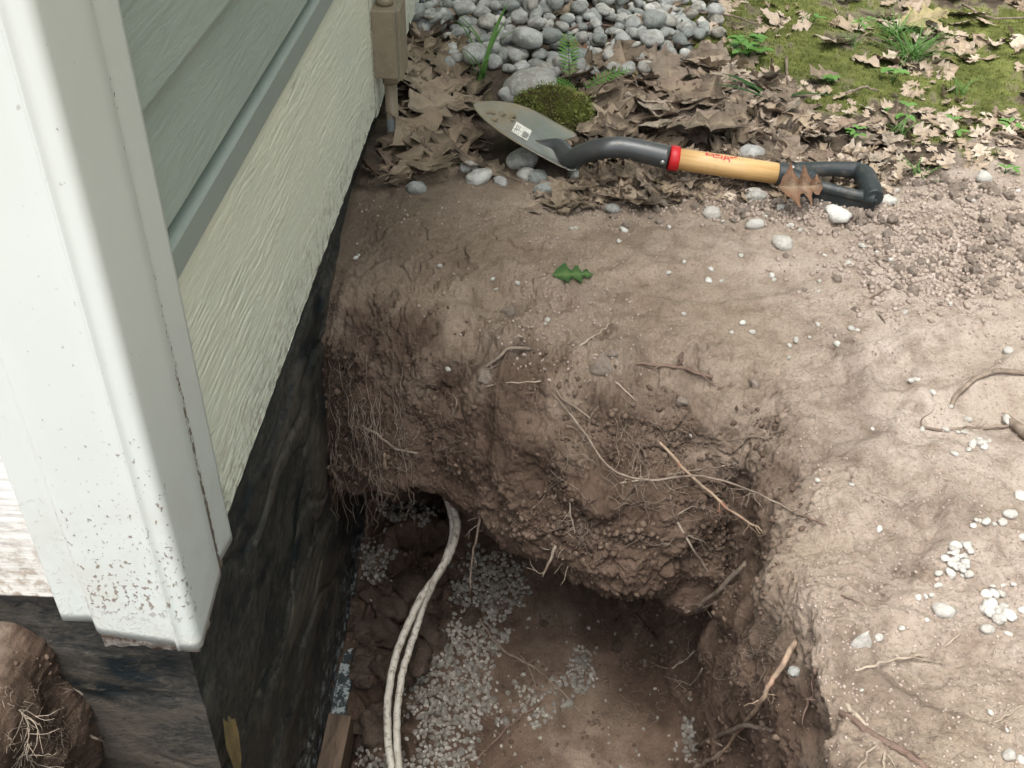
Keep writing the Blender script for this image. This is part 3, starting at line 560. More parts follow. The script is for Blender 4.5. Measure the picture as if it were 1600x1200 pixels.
# ------------------------------------------------------------ shovel
def shovel():
    S_ = empty('shovel', (.10, 1.60, 0), label='short shovel with grey steel blade, red collar, wooden shaft and black D-handle lying on leaves', category='shovel')
    Lc, Uc, Tp = onz(888, 278, .016), onz(894, 216, .006), onz(741, 161, .088)
    Mm = (Lc + Uc) / 2; ax = Tp - Mm; ln = np.linalg.norm(ax); ax /= ln; lat = Uc - Lc; lat -= ax * (lat @ ax); wd = np.linalg.norm(lat); lat /= wd; nm = np.cross(lat, ax); nm = nm if nm[2] > 0 else -nm
    steel = NT('grey_steel', .38, .5); steel.b.inputs['Metallic'].default_value = .35
    n1 = steel.noise(14, 6, .65); n2 = steel.noise(200, 5, .7); c = steel.mix(steel.ramp(n1, [(.3, 0), (.7, 1)]), (.20, .212, .195), (.28, .285, .255))
    rust = steel.math('MULTIPLY', steel.attr('rust'), steel.ramp(steel.noise(45, 6, .7), [(.3, .35), (.6, 1)])); c = steel.mix(rust, c, (.26, .215, .14)); c = steel.mix(steel.ramp(steel.noise(30, 8, .75), [(.50, 0), (.66, .6)]), c, (.24, .195, .14)); c = steel.mix(steel.ramp(steel.noise(9, 6, .6), [(.5, 0), (.7, .5)]), c, (.13, .135, .12)); c = steel.mix(steel.ramp(n2, [(.66, 0), (.72, .5)]), c, (.4, .38, .33))
    steel.col(c); steel.rough(steel.mr(rust, 0, 1, .34, .75)); steel.bump(n2, .0005, .5)
    sock = NT('dark_grey_socket', .32, .5); sock.b.inputs['Metallic'].default_value = .3; n1 = sock.noise(20, 5); sock.col(sock.mix(sock.ramp(sock.noise(38, 8, .78), [(.55, 0), (.70, .5)]), sock.mix(n1, (.055, .06, .062), (.085, .09, .09)), (.22, .185, .145))); sock.bump(sock.noise(180, 4), .0003, .5)
    nS, nT = 64, 49; V = []; rust_ = []
    for th_ in (0, -.0018):
        for i in range(nS):
            s = i / (nS - 1)
            w_ = wd / 2 * ((1 + .03 * s) if s < .40 else max(0.0, 1 - ((s - .40) / .60) ** 2.1) ** .74 * 1.012)
            w_ = max(w_, .004 * (1 - s) + .0008); w_ *= (1 - .10 * math.exp(-(s / .03) ** 2))
            for j in range(nT):
                t_ = -1 + 2 * j / (nT - 1)
                h_ = .016 * (abs(t_) ** 2.2) * (w_ / (wd / 2)) ** 1.5 + .012 * (s - .4) ** 2
                fr = math.exp(-(t_ / (.20 + .12 * s)) ** 2) * max(0, 1 - s / .42) ** 1.3 * .021
                fr += -.004 * math.exp(-((abs(t_) - .42) / .12) ** 2) * max(0, 1 - s / .5)
                stp = 0
                V.append(Mm + ax * (s * ln) + lat * (t_ * w_) + nm * (h_ + fr + th_ - .006))
                if th_ == 0 or True: rust_.append(min(1, sstep(.38, .75, s) * .9 + sstep(.82, .97, abs(t_)) * .6 + .7 * (t_ < 0) * sstep(.5, .9, -t_) * sstep(.1, .5, s)))
    F = [tuple(q) for q in gridF(nS, nT)] + [tuple(q) for q in gridF(nS, nT)[:, ::-1] + nS * nT]; n_ = nS * nT
    ring = [i * nT for i in range(nS)] + [(nS - 1) * nT + j for j in range(1, nT)] + [i * nT + nT - 1 for i in range(nS - 2, -1, -1)] + [j for j in range(nT - 2, 0, -1)]
    F += [(b, a, a + n_, b + n_) for a, b in zip(ring, ring[1:] + ring[:1])]
    o = obj('blade', V, F, steel.m); fattr(o.data, 'rust', rust_); keep(o, S_)
    def fix(o):
        b_ = bmesh.new(); b_.from_mesh(o.data); bmesh.ops.recalc_face_normals(b_, faces=b_.faces); b_.to_mesh(o.data); b_.free()
    fix(o)
    for sg in (-1, 1):            # turned foot steps
        V = []; F = []; m = 14
        for k in range(9):
            tt = .40 + .58 * k / 8
            base = Mm + lat * (sg * tt * wd / 2 * .93) + nm * (.016 * tt ** 2.2 - .006) + ax * .0015
            for q in range(m // 2):
                a = q / (m // 2 - 1) * 1.25
                V.append(base - ax * (.015 * math.sin(a)) + nm * (.0105 * (1 - math.cos(a)) * 1.1))
            for q in range(m // 2 - 1, -1, -1):
                a = q / (m // 2 - 1) * 1.25
                V.append(base - ax * (.015 * math.sin(a) + .0010) + nm * (.0105 * (1 - math.cos(a)) * 1.1 - .0018))
        for k in range(8):
            for q in range(m): F.append((k * m + q, k * m + (q + 1) % m, (k + 1) * m + (q + 1) % m, (k + 1) * m + q))
        F += [tuple(range(m)), tuple(8 * m + q for q in range(m))[::-1]]
        o = obj('foot_step', V, F, steel.m); fattr(o.data, 'rust', [.2] * len(V)); fix(o); keep(o, S_)
    # price sticker with a bar code
    def bp(s, t_, up):
        w_ = wd / 2; h_ = .016 * abs(t_) ** 2.2 + .012 * (s - .4) ** 2; fr = math.exp(-(t_ / (.20 + .12 * s)) ** 2) * max(0, 1 - s / .42) ** 1.3 * .021 - .004 * math.exp(-((abs(t_) - .42) / .12) ** 2) * max(0, 1 - s / .5)
        return Mm + ax * (s * ln) + lat * (t_ * w_) + nm * (h_ + fr - .006 + up)
    def patch(s0, s1, t0, t1, up, nn_=8):
        V = [bp(s0 + (s1 - s0) * i / nn_, t0 + (t1 - t0) * j / nn_, up) for i in range(nn_ + 1) for j in range(nn_ + 1)]; return V, [tuple(q) for q in gridF(nn_ + 1, nn_ + 1)[:, ::-1]]
    st = NT('worn_sticker', .6, .3); n1 = st.noise(170, 5, .7); st.col(st.mix(st.ramp(n1, [(.54, 0), (.60, 1)]), (.72, .70, .62), (.19, .18, .15)))
    Mk = plain('print_black', (.03, .03, .03), .6)
    sk = keep(obj('sticker', *patch(.42, .585, -.22, .36, .0007), st.m), S_)
    bars = []; s = .432
    for k in range(9):
        ww = random.choice([.0025, .004, .0055]); bars.append(patch(s, s + ww, -.14, .16, .0011, 5)); s += ww + random.choice([.0028, .0042])
    o = obj('bar_code', *join(bars), Mk); o.parent = sk
    for k in range(3): 
        o = obj('print_line', *patch(.528 + k * .016, .532 + k * .016, .0 - .06 * k, .26, .0011, 5), Mk); o.parent = sk
    # crumbs of soil on the blade
    Mc = plain('soil_crumb', (.20, .165, .11), .95, var=.3)
    for (s, t_, r_) in [(.83, .12, .005), (.74, .28, .005), (.66, .42, .006), (.78, -.18, .0045), (.64, .30, .004), (.86, -.0, .003), (.25, .02, .003), (.22, .06, .003)]:
        p = bp(s, t_, .001); b_ = bmesh.new(); bmesh.ops.create_icosphere(b_, subdivisions=2, radius=r_)
        for v in b_.verts: v.co = Vector((v.co.x * 1.6, v.co.y, v.co.z * .7)) * (1 + .35 * random.uniform(-1, 1)) + Vector(p)
        me = bpy.data.meshes.new('soil_crumb'); b_.to_mesh(me); b_.free(); me.materials.append(Mc); keep(link('soil_crumb', me), S_)
    # socket
    path = [bp(.48, 0, -.012), bp(.30, 0, -.009), bp(.14, 0, -.003), onz(892, 249, .022), onz(908, 241.5, .040), onz(928, 234.5, .053), onz(950, 231, .060), onz(975, 231, .060), onz(1010, 238, .056), onz(1045, 246.5, .052)]
    o = obj('socket', *tube(path, [.004, .0110, .0150, .0168, .0166, .0165, .0166, .0172, .0180, .0188], 24, seg=6), sock.m); keep(o, S_)
    W0, W1 = onz(1044.5, 246.3, .052), onz(1217, 271.5, .034); u = (W1 - W0); LL = np.linalg.norm(u); u /= LL
    keep(obj('collar', *tube([W0 + u * .0005, W0 + u * .002, W0 + u * .0145, W0 + u * .016], [.0185, .0198, .0198, .0185], 24, seg=1), plain('red_plastic', (.50, .015, .02), .4, var=.1)), S_)
    wo = NT('ash_wood', .42, .45)
    q = Vector(u).to_track_quat('Z', 'Y'); 
    g1 = wo.noise(90, 5, .65, wo.coords((1, 1, .05)), .6); g2 = wo.noise(18, 4, .6, wo.coords((1, 1, .1)), .8)
    c = wo.mix(wo.ramp(g1, [(.38, 0), (.62, 1)]), (.50, .30, .115), (.66, .44, .20)); c = wo.mix(wo.ramp(g2, [(.4, 0), (.75, .45)]), c, (.38, .21, .08)); c = wo.mix(wo.ramp(wo.noise(35, 7, .75), [(.54, 0), (.70, .45)]), c, (.30, .22, .14)); wo.col(c); wo.bump(g1, .0004, .5)
    V, F = tube([(0, 0, 0), (0, 0, .05), (0, 0, .1), (0, 0, LL + .004)], [.0170, .0172, .0170, .0166], 28, seg=1)
    o = obj('shaft', V, F, wo.m); o.location = Vector(W0 + u * .0125); o.rotation_mode = 'QUATERNION'; o.rotation_quaternion = q; keep(o, S_)
    # worn red lettering on the shaft: flat print as thin curved chips
    zf = np.array([0, 0, 1.0]); sd_ = np.cross(u, zf); sd_ /= np.linalg.norm(sd_); zz = np.cross(sd_, u); Mred = plain('red_print', (.50, .05, .07), .6, var=.3, sc=300)
    def chip(x0, x1, a0, a1, sl=0):
        V = []
        for i in range(4):
            for j in range(4):
                x = x0 + (x1 - x0) * i / 3 + sl * (a0 + (a1 - a0) * j / 3 - 60) / 60; a = math.radians(a0 + (a1 - a0) * j / 3)
                V.append(W0 + u * x + (sd_ * math.cos(a) + zz * math.sin(a)) * .01755)
        return V, [tuple(q_) for q_ in gridF(4, 4)]
    chips = [(.055, .058, 66, 92, .0), (.058, .066, 82, 87, 0), (.058, .065, 70, 75, 0), (.067, .0695, 60, 88, -.004), (.0695, .079, 60, 66, 0), (.0695, .078, 76, 82, 0), (.0695, .079, 85, 90, 0), (.079, .0815, 58, 84, .003), (.083, .086, 52, 84, .006), (.086, .091, 62, 68, 0), (.091, .0935, 48, 82, -.006), (.0935, .099, 72, 84, 0), (.096, .100, 80, 96, .01)]
    parts = [chip(*c_) for c_ in chips]
    o = obj('print_mark', *join(parts), Mred); keep(o, S_)
    # rivets
    Mrv = plain('zinc_rivet', (.55, .56, .54), .3, metal=.8)
    def rivet(p, nrm_):
        b_ = bmesh.new(); bmesh.ops.create_uvsphere(b_, u_segments=12, v_segments=8, radius=.0036)
        qq = Vector(nrm_).to_track_quat('Z', 'Y'); me = bpy.data.meshes.new('rivet')
        for v in b_.verts: v.co = qq @ Vector((v.co.x, v.co.y, v.co.z * .5)) + Vector(p)
        b_.to_mesh(me); b_.free(); me.materials.append(Mrv); me.polygons.foreach_set('use_smooth', [True] * len(me.polygons)); keep(link('rivet', me), S_)
    vd = -ray(1035, 254); nr = vd - u * (vd @ u); nr /= np.linalg.norm(nr); s2_ = np.cross(u, nr)
    a = math.radians(-28); nr2 = nr * math.cos(a) + s2_ * math.sin(a); nr2 = nr2 if proj(W0 + nr2 * .018)[1] > proj(W0)[1] else nr * math.cos(a) - s2_ * math.sin(a)
    rivet(W0 - u * .010 + nr2 * .0186, nr2)
    # D grip
    blk = NT('black_plastic', .42, .45); n1 = blk.noise(25, 5); blk.col(blk.mix(blk.ramp(blk.noise(40, 7, .75), [(.52, 0), (.72, .45)]), blk.mix(n1, (.018, .024, .026), (.03, .038, .04)), (.20, .165, .13))); blk.bump(blk.noise(260, 4), .0005, .5)
    blk.rough(blk.ramp(n1, [(.3, .35), (.7, .6)]))
    gA = W1 - u * .0035
    A0 = onz(1244, 262, .032)
    U_ = [onz(1240, 268, .038), onz(1268, 265, .038), onz(1298, 264, .038), onz(1328, 265, .037), onz(1341, 267, .036)]
    B_ = [onz(1341, 268, .036), onz(1350, 274, .036), onz(1356, 285, .035), onz(1361, 298, .034), onz(1366, 310, .033)]
    L_ = [onz(1236, 278, .035), onz(1262, 286, .033), onz(1290, 294, .031), onz(1320, 301, .030), onz(1350, 308, .029), onz(1367, 312, .029)]
    pr = [tube([gA, gA + u * .012, gA + u * .030, gA + u * .042], [.0182, .0184, .0178, .0140], 24, seg=3),
          tube(U_, [.0150, .0125, .0120, .0130, .0145], 14, seg=5), tube(B_, [.0140, .0165, .0168, .0166, .0145], 18, seg=5),
          tube(L_, [.0150, .0110, .0095, .0090, .0095, .0110], 14, seg=5)]
    # web fairing between the socket and the two arms
    pr.append(tube([gA + u * .026, onz(1258, 273, .036), onz(1276, 277, .034)], [.0165, .0150, .0050], 16, seg=2)); pr.append(tube([onz(1262, 269, .036), onz(1272, 283, .033)], [.011, .011], 12, seg=1))
    V, F = join(pr); o = obj('grip', V, F, blk.m)
    rm = o.modifiers.new('merge', 'REMESH'); rm.mode = 'VOXEL'; rm.voxel_size = .0013; sm = o.modifiers.new('smooth', 'CORRECTIVE_SMOOTH'); o.modifiers.remove(sm); sm = o.modifiers.new('smooth', 'SMOOTH'); sm.iterations = 3; sm.factor = .5
    bpy.context.view_layer.update(); dg = bpy.context.evaluated_depsgraph_get(); me = bpy.data.meshes.new_from_object(o.evaluated_get(dg)); o.modifiers.clear(); o.data = me
    me.polygons.foreach_set('use_smooth', [True] * len(me.polygons)); keep(o, S_)
    # hollow lower arm: flat side web with a raised rim
    V = []; F = []; m = 20
    Ls = np.array([l for l in L_]); tt = np.linspace(0, 1, m); pp = np.array([[np.interp(t_, np.linspace(0, 1, 6), Ls[:, k]) for k in range(3)] for t_ in tt])
    for i in range(m):
        hgt = .018 + .004 * tt[i]; nrmv = np.array([.10, -1, 0]); nrmv /= np.linalg.norm(nrmv)
        for (a, b) in ((.006, .004), (.010, .003), (.010, 0), (.0045, -.0015), (.0045, -hgt), (.010, -hgt - .001), (.010, -hgt - .004), (.0, -hgt - .004), (-.004, -hgt), (-.004, .0)):
            V.append(pp[i] + nrmv * a + np.array([0, 0, b]) )
    c10 = 10
    for i in range(m - 1):
        for k in range(c10): F.append((i * c10 + k, i * c10 + (k + 1) % c10, (i + 1) * c10 + (k + 1) % c10, (i + 1) * c10 + k))
    F += [tuple(range(c10)), tuple((m - 1) * c10 + k for k in range(c10))[::-1]]
    o = obj('grip_side', V, F, blk.m, smooth=False); fix(o); keep(o, S_)
    pr_ = onz(1238, 261, .050); rivet(pr_, -ray(1238, 261) * .6 + np.array([0, .3, .6]))
def proj(Pw):
    v = Rw.T @ (np.array(Pw) - CAM); return 800 + FPX * v[0] / -v[2], 600 - FPX * v[1] / -v[2]
shovel()

# ------------------------------------------------------------ stones
def stone_mesh(name, sub, seed, ax=(1, .8, .6), amp=.16, ang=0.0):
    b_ = bmesh.new(); bmesh.ops.create_icosphere(b_, subdivisions=sub, radius=.5); V = np.array([v.co[:] for v in b_.verts]); F = [[v.index for v in f.verts] for f in b_.faces]; b_.free()
    o = np.random.default_rng(seed).uniform(-50, 50, 3); r = 1 + amp * fbm(V * 1.7 + o, 1, 3, seed)
    if ang:                                           # facets
        for k in range(9):
            nrm = np.random.default_rng(seed * 31 + k).normal(size=3); nrm /= np.linalg.norm(nrm); dd = V @ nrm; lim = .5 * (1 - ang * np.random.default_rng(seed + k).uniform(.3, 1)); V = V - np.clip(dd - lim, 0, 9)[:, None] * nrm
    V = V * r[:, None] * np.array(ax); return mesh(name, V, F)
def axr(a, b, c): return (1, random.uniform(a, b), random.uniform(b * .6, c))
RIV = [stone_mesh('river_stone', 3, 20 + k, axr(.68, .95, .75), .20, .16) for k in range(14)]
WHT = [stone_mesh('pale_pebble', 2, 60 + k, axr(.6, .95, .7), .3, .3) for k in range(10)]
GRV = [stone_mesh('gravel_stone', 2, 90 + k, axr(.65, .95, .8), .25, .25) for k in range(12)]
CLD = [stone_mesh('soil_clod', 3, 130 + k, axr(.75, .98, .8), .55, .12) for k in range(10)]
for l_, m_ in ((RIV, M_river), (WHT, M_white), (GRV, M_gravel)):
    for x in l_: x.materials.append(m_)
M_clod = NT('dry_clod', .95, .1); n1 = M_clod.noise(4, 7, .7); M_clod.col(M_clod.mix(M_clod.ramp(n1, [(.35, 0), (.65, 1)]), (0.33, 0.265, 0.215), (0.48, 0.405, 0.345))); M_clod.bump(n1, .12, .8); M_clod.bump(M_clod.noise(22, 5, .7), .04, .8); M_clod = M_clod.m
for x in CLD: x.materials.append(M_clod)
M_crumb = NT('soil_crumb_mass', .95, .1); n1 = M_crumb.noise(60, 5, .7); M_crumb.col(M_crumb.mix(M_crumb.ramp(n1, [(.35, 0), (.65, 1)]), (.27, .215, .175), (.42, .355, .305))); M_crumb = M_crumb.m
def put(name, me, p, size, label, cat, group=None, flat=.35, sink=.25, rot=None, mat=None):
    o = bpy.data.objects.new(name, me); COL.objects.link(o)
    o.location = Vector(p) + Vector((0, 0, size * flat * (.5 - sink))); o.scale = (size, size, size)
    o.rotation_euler = rot or (random.uniform(-.35, .35), random.uniform(-.35, .35), random.uniform(0, 6.28))
    o['label'] = label; o['category'] = cat
    if group: o['group'] = group
    if mat: o.material_slots[0].link = 'OBJECT'; o.material_slots[0].material = mat
    return o
def pxsize(p, px): return px / FPX * np.linalg.norm(np.array(p) - CAM) * .98

def mass(name, metas, items, mat, label, cat):
    Vs = []; Fs = []; R_ = []; o = 0
    data = []
    for me in metas:
        v = np.empty(len(me.vertices) * 3, dtype=np.float32); me.vertices.foreach_get('co', v); f = np.array([list(q.vertices) for q in me.polygons]); data.append((v.reshape(-1, 3), f))
    for (k, p, s, e) in items:
        v, f = data[k % len(data)]; m_ = np.array(Euler(e).to_matrix()); q = (v * s) @ m_.T + p
        Vs.append(q); Fs.append(f + o); o += len(v); R_.append(np.full(len(v), (0.0 + (0.42 if cat == 'leaf litter' and p[0] > .25 + .1 * random.random() else 0) + random.random() * (.58 if cat == 'leaf litter' else 1.0))))
    me = mesh(name, np.vstack(Vs), np.vstack(Fs)); fattr(me, 'rnd', np.concatenate(R_)); return link(name, me, mat, kind='stuff', label=label, category=cat)

def stones():
    # river stones heaped by the far wall
    poly = lambda x, y: (640 < x < 1125 and -30 < y < 130 and not (y > 95 and x > 1010) and not (x < 700 and y > 60) and not (x > 1080 and y > 60))
    placed = []; cnt = 0
    cand = []; lst = []
    for k in range(9000):
        X_ = random.uniform(-.34, .56); Y_ = random.uniform(1.95, 3.35); px, py = proj((X_, Y_, 0))
        if not poly(px, py): continue
        cand.append((X_, Y_, px, py))
    for (X_, Y_, px, py) in cand:
        r = random.uniform(.010, .020) if random.random() < .88 else random.uniform(.020, .031)
        lay = 0; ok = True; 
        c2 = sum(1 for (a, b, q, l) in placed if (a - X_) ** 2 + (b - Y_) ** 2 < (.62 * (q + r)) ** 2)
        if c2:
            if cnt < 215: continue
            c3 = sum(1 for (a, b, q, l) in placed if l and (a - X_) ** 2 + (b - Y_) ** 2 < (.9 * (q + r)) ** 2)
            if c3: continue
            lay = 1
        if cnt >= 520: break
        p, _ = down(X_, Y_); placed.append((X_, Y_, r, lay)); cnt += 1
        p[2] += .002 + lay * r * .9
        lst.append((r, p))
    lst.sort(key=lambda q: -q[0] / np.linalg.norm(q[1] - CAM))
    mass('small_river_stones', RIV[:6], [(random.randrange(6), p + np.array([0, 0, r * .35]), 2.1 * r, (random.uniform(-.4, .4), random.uniform(-.4, .4), random.uniform(0, 6.28))) for (r, p) in lst[270:]], M_river_s, 'small grey stones filling the gaps in the heap of river stones', 'stones')
    for (r, p) in lst[:270]:
        pp = proj(p); sz_ = 'large' if r > .022 else 'small' if r < .016 else 'middling'; wh = 'near the house wall' if pp[0] < 790 else 'behind the mossy rock' if pp[0] < 960 else 'beside the moss'; wh = ('front' if pp[1] > 60 else 'back') + ' of the stone heap ' + wh
        put('river_stone', random.choice(RIV), p, 2.15 * r * random.uniform(.85, 1.1), sz_ + ' smooth grey river stone at the ' + wh, 'stone', sz_ + ' river stones at the ' + wh, .7, .12)
    SP = [ # px, py, width px, label
     (748, 273, 44, 'smooth light grey river stone, front one of the pair left below the shovel blade', RIV[0]),
     (733, 259, 34, 'round pale grey river stone behind the front one, left below the shovel blade', RIV[1]),
     (782, 281, 24, 'small grey stone at the right of the pair below the shovel blade', RIV[2]),
     (852, 293, 36, 'striped dark grey stone under the heel of the shovel blade', RIV[3]),
     (823, 270, 36, 'tan angular stone in the shade under the shovel blade', RIV[4]),
     (840, 274, 34, 'upright dark stone beside the striped stone under the blade', RIV[5]),
     (900, 270, 26, 'small mossy stone at the heel of the shovel blade', RIV[6]),
     (815, 245, 52, 'dark brown stone in the shade beneath the middle of the blade', RIV[7]),
     (957, 324, 24, 'dark blue grey stone at the edge of the leaf litter', RIV[8]),
     (798, 146, 40, 'flat grey stone behind the tip of the shovel blade', RIV[9]),
     (828, 130, 86, 'long pale flat stone behind the mossy rock', RIV[10]),
     (668, 34, 54, 'large smooth slate grey stone against the house wall', RIV[11]),
     (737, 52, 46, 'large speckled stone beside the grass by the house', RIV[12]),
     (1173, 240, 44, 'pale stone with moss behind the wooden shaft', RIV[13]),
     (1178, 302, 38, 'grey stone half buried below the wooden shaft', RIV[1]),
     (1180, 347, 34, 'angular speckled stone in the soil below the shaft', WHT[0]),
     (1222, 378, 36, 'flat cream stone sunk in the bare soil, below the angular one', WHT[1]),
     (1308, 331, 44, 'speckled white stone right in front of the black handle', WHT[2]),
     (1386, 311, 28, 'pale stone tucked behind the corner of the black handle', WHT[3]),
     (1219, 324, 18, 'small white stone between the shaft and the cream stone', WHT[4]),
     (1346, 997, 46, 'pointed white stone standing in the soil near the lower right', WHT[5]),
     (1372, 994, 14, 'small white stone right of the pointed white stone', WHT[6]),
     (1473, 951, 38, 'flat white stone flush with the soil on the right bank', WHT[7]),
     (1240, 1046, 20, 'grey stone lodged in the right bank under a root', RIV[8]),
     (1594, 772, 22, 'white stone at the right edge of the picture', WHT[9]),
     (975, 358, 15, 'small white pebble alone below the leaf litter', WHT[2]),
     (1127, 1038 - 600, 8, 'tiny pale pebble on the bare soil', WHT[3]),
     (650, 290, 34, 'pale stone half under a leaf near the conduit', RIV[2]),
     (1110, 330, 34, 'yellowish pointed stone in the soil below the shaft', WHT[4]),
     (1537, 275, 26, 'small white stone at the edge of the moss', WHT[5])]
    tri = stone_mesh('pale_pebble', 3, 71, (.62, .35, 1.0), .15, .2)
    for v in tri.vertices: k_ = 1 - .75 * max(0, v.co.z + .35); v.co.x *= max(.12, k_ * 1.25); v.co.y *= max(.15, k_ * 1.2)
    tri.materials.append(M_white)
    for (px, py, s, lab, me) in SP:
        if lab.startswith('pointed'): me = tri
        p, _ = hit(px, py + s * .2); put(me.name.split('.')[0], me, p, pxsize(p, s), lab, 'stone', None, .6, .3, rot=(random.uniform(-.2, .2), random.uniform(-.2, .2), random.uniform(-.6, .6)))
    # mossy rock behind the blade
    me = stone_mesh('mossy_rock', 4, 777, (1, .75, .55), .3); mm = NT('mossy_rock', .95, .1); n1 = mm.noise(3.5, 7, .7); n2 = mm.noise(34, 5, .75)
    c = mm.mix(mm.ramp(n1, [(.42, 0), (.56, 1)]), (.07, .05, .03), (.10, .115, .025)); c = mm.mix(mm.ramp(n2, [(.5, 0), (.65, .7)]), c, (.20, .21, .06)); mm.col(c); mm.bump(n2, .08, 1); mm.bump(n1, .10, .7); me.materials.append(mm.m)
    p, _ = hit(862, 188); o = put('mossy_rock', me, p, pxsize(p, 118), 'round rock covered in dark green moss behind the shovel blade', 'rock', None, .6, .3, rot=(0, 0, .2))
    # loose pale pebbles on the bare soil
    PB = [(1068, 492, 10), (1143, 521, 8), (1160, 506, 12), (1175, 520, 10), (1244, 533, 13), (1233, 541, 9), (1265, 528, 7), (1277, 508, 9), (1307, 539, 9), (1232, 560, 7), (1110, 422, 10), (1107, 440, 12), (1044, 427, 8), (1205, 431, 10), (1209, 438, 8), (1280, 440, 7), (1278, 456, 7), (1158, 400, 8), (1330, 515, 12), (1340, 517, 8), (1308, 537, 8), (1412, 489, 10), (1424, 596, 12), (1432, 594, 9), (1457, 615, 11), (1485, 637, 9), (1574, 550, 14), (1512, 657, 12), (1530, 694, 14), (1519, 695, 13), (1537, 701, 12), (1573, 660, 20), (1505, 677, 10), (1496, 676, 8), (1478, 673, 12), (1440, 672, 9), (1492, 711, 12), (1530, 688, 9), (1545, 690, 8), (1363, 671, 7), (1277, 752, 11), (1330, 758, 8), (1373, 828, 12), (1520, 822, 10), (1531, 815, 8), (1540, 816, 14), (1553, 820, 10), (1565, 817, 13), (1577, 806, 18), (1525, 813, 7), (1466, 898, 13), (1465, 916, 12), (1434, 935, 11), (1446, 933, 9), (1455, 932, 11), (1487, 902, 8), (1540, 931, 18), (1558, 930, 9), (1448, 969, 7), (1409, 983, 10), (1550, 917, 8), (1583, 914, 8), (1567, 916, 7), (1542, 986, 18), (1575, 992, 12), (1576, 1181, 18), (1547, 1115, 12), (1594, 1190, 14), (1346, 1079, 7), (1574, 1142, 6), (1597, 955, 12), (1598, 842, 15), (1346, 386, 12), (1392, 408, 12), (1396, 391, 9), (1325, 412, 10), (1370, 395, 8), (1413, 489, 8), (1484, 476, 9), (1533, 434, 8), (687, 417, 9), (770, 437, 8), (775, 453, 7), (809, 444, 10), (855, 501, 9), (852, 507, 6), (700, 578, 10), (1220, 326, 15), (1196, 339, 9), (1250, 362, 10), (1045, 356, 9), (1069, 410, 7), (893, 358, 8), (900, 357, 7), (967, 378, 9), (1234, 354, 10), (1157, 332, 10), (1129, 348, 8), (1079, 681, 8), (1288, 400, 7), (1225, 388, 8), (1262, 312, 12), (1590, 300, 9), (1520, 315, 10), (1400, 300, 12), (560, 400, 8), (556, 404, 9)]
    for (px, py, s) in PB:
        p, _ = hit(px, py); side = 'on the bare soil right of the pit' if px > 1180 else 'on the soil above the pit'
        put('pale_pebble', random.choice(WHT), p, pxsize(p, s * 1.12), 'small white pebble lying ' + side, 'pebble', 'white pebbles scattered ' + side, .55, .2)
    for (cx, cy, sx, sy, n_, s0, s1, where) in [(1497, 868, 24, 20, 30, 8, 17, 'in the small heap of white pebbles on the right bank'), (1500, 893, 22, 10, 10, 9, 17, 'in the small heap of white pebbles on the right bank'), (1560, 950, 26, 22, 22, 10, 21, 'in the lower white pebble heap at the right edge'), (1525, 697, 16, 12, 8, 7, 13, 'under the root at the right')]:
        for k in range(n_):
            a = random.uniform(0, 6.28); q = math.sqrt(random.random()); p, _ = hit(cx + sx * q * math.cos(a), cy + sy * q * math.sin(a))
            put('pale_pebble', random.choice(WHT), p, pxsize(p, random.uniform(s0, s1)), 'white pebble ' + where, 'pebble', 'white pebbles ' + where, .55, .1)
stones()

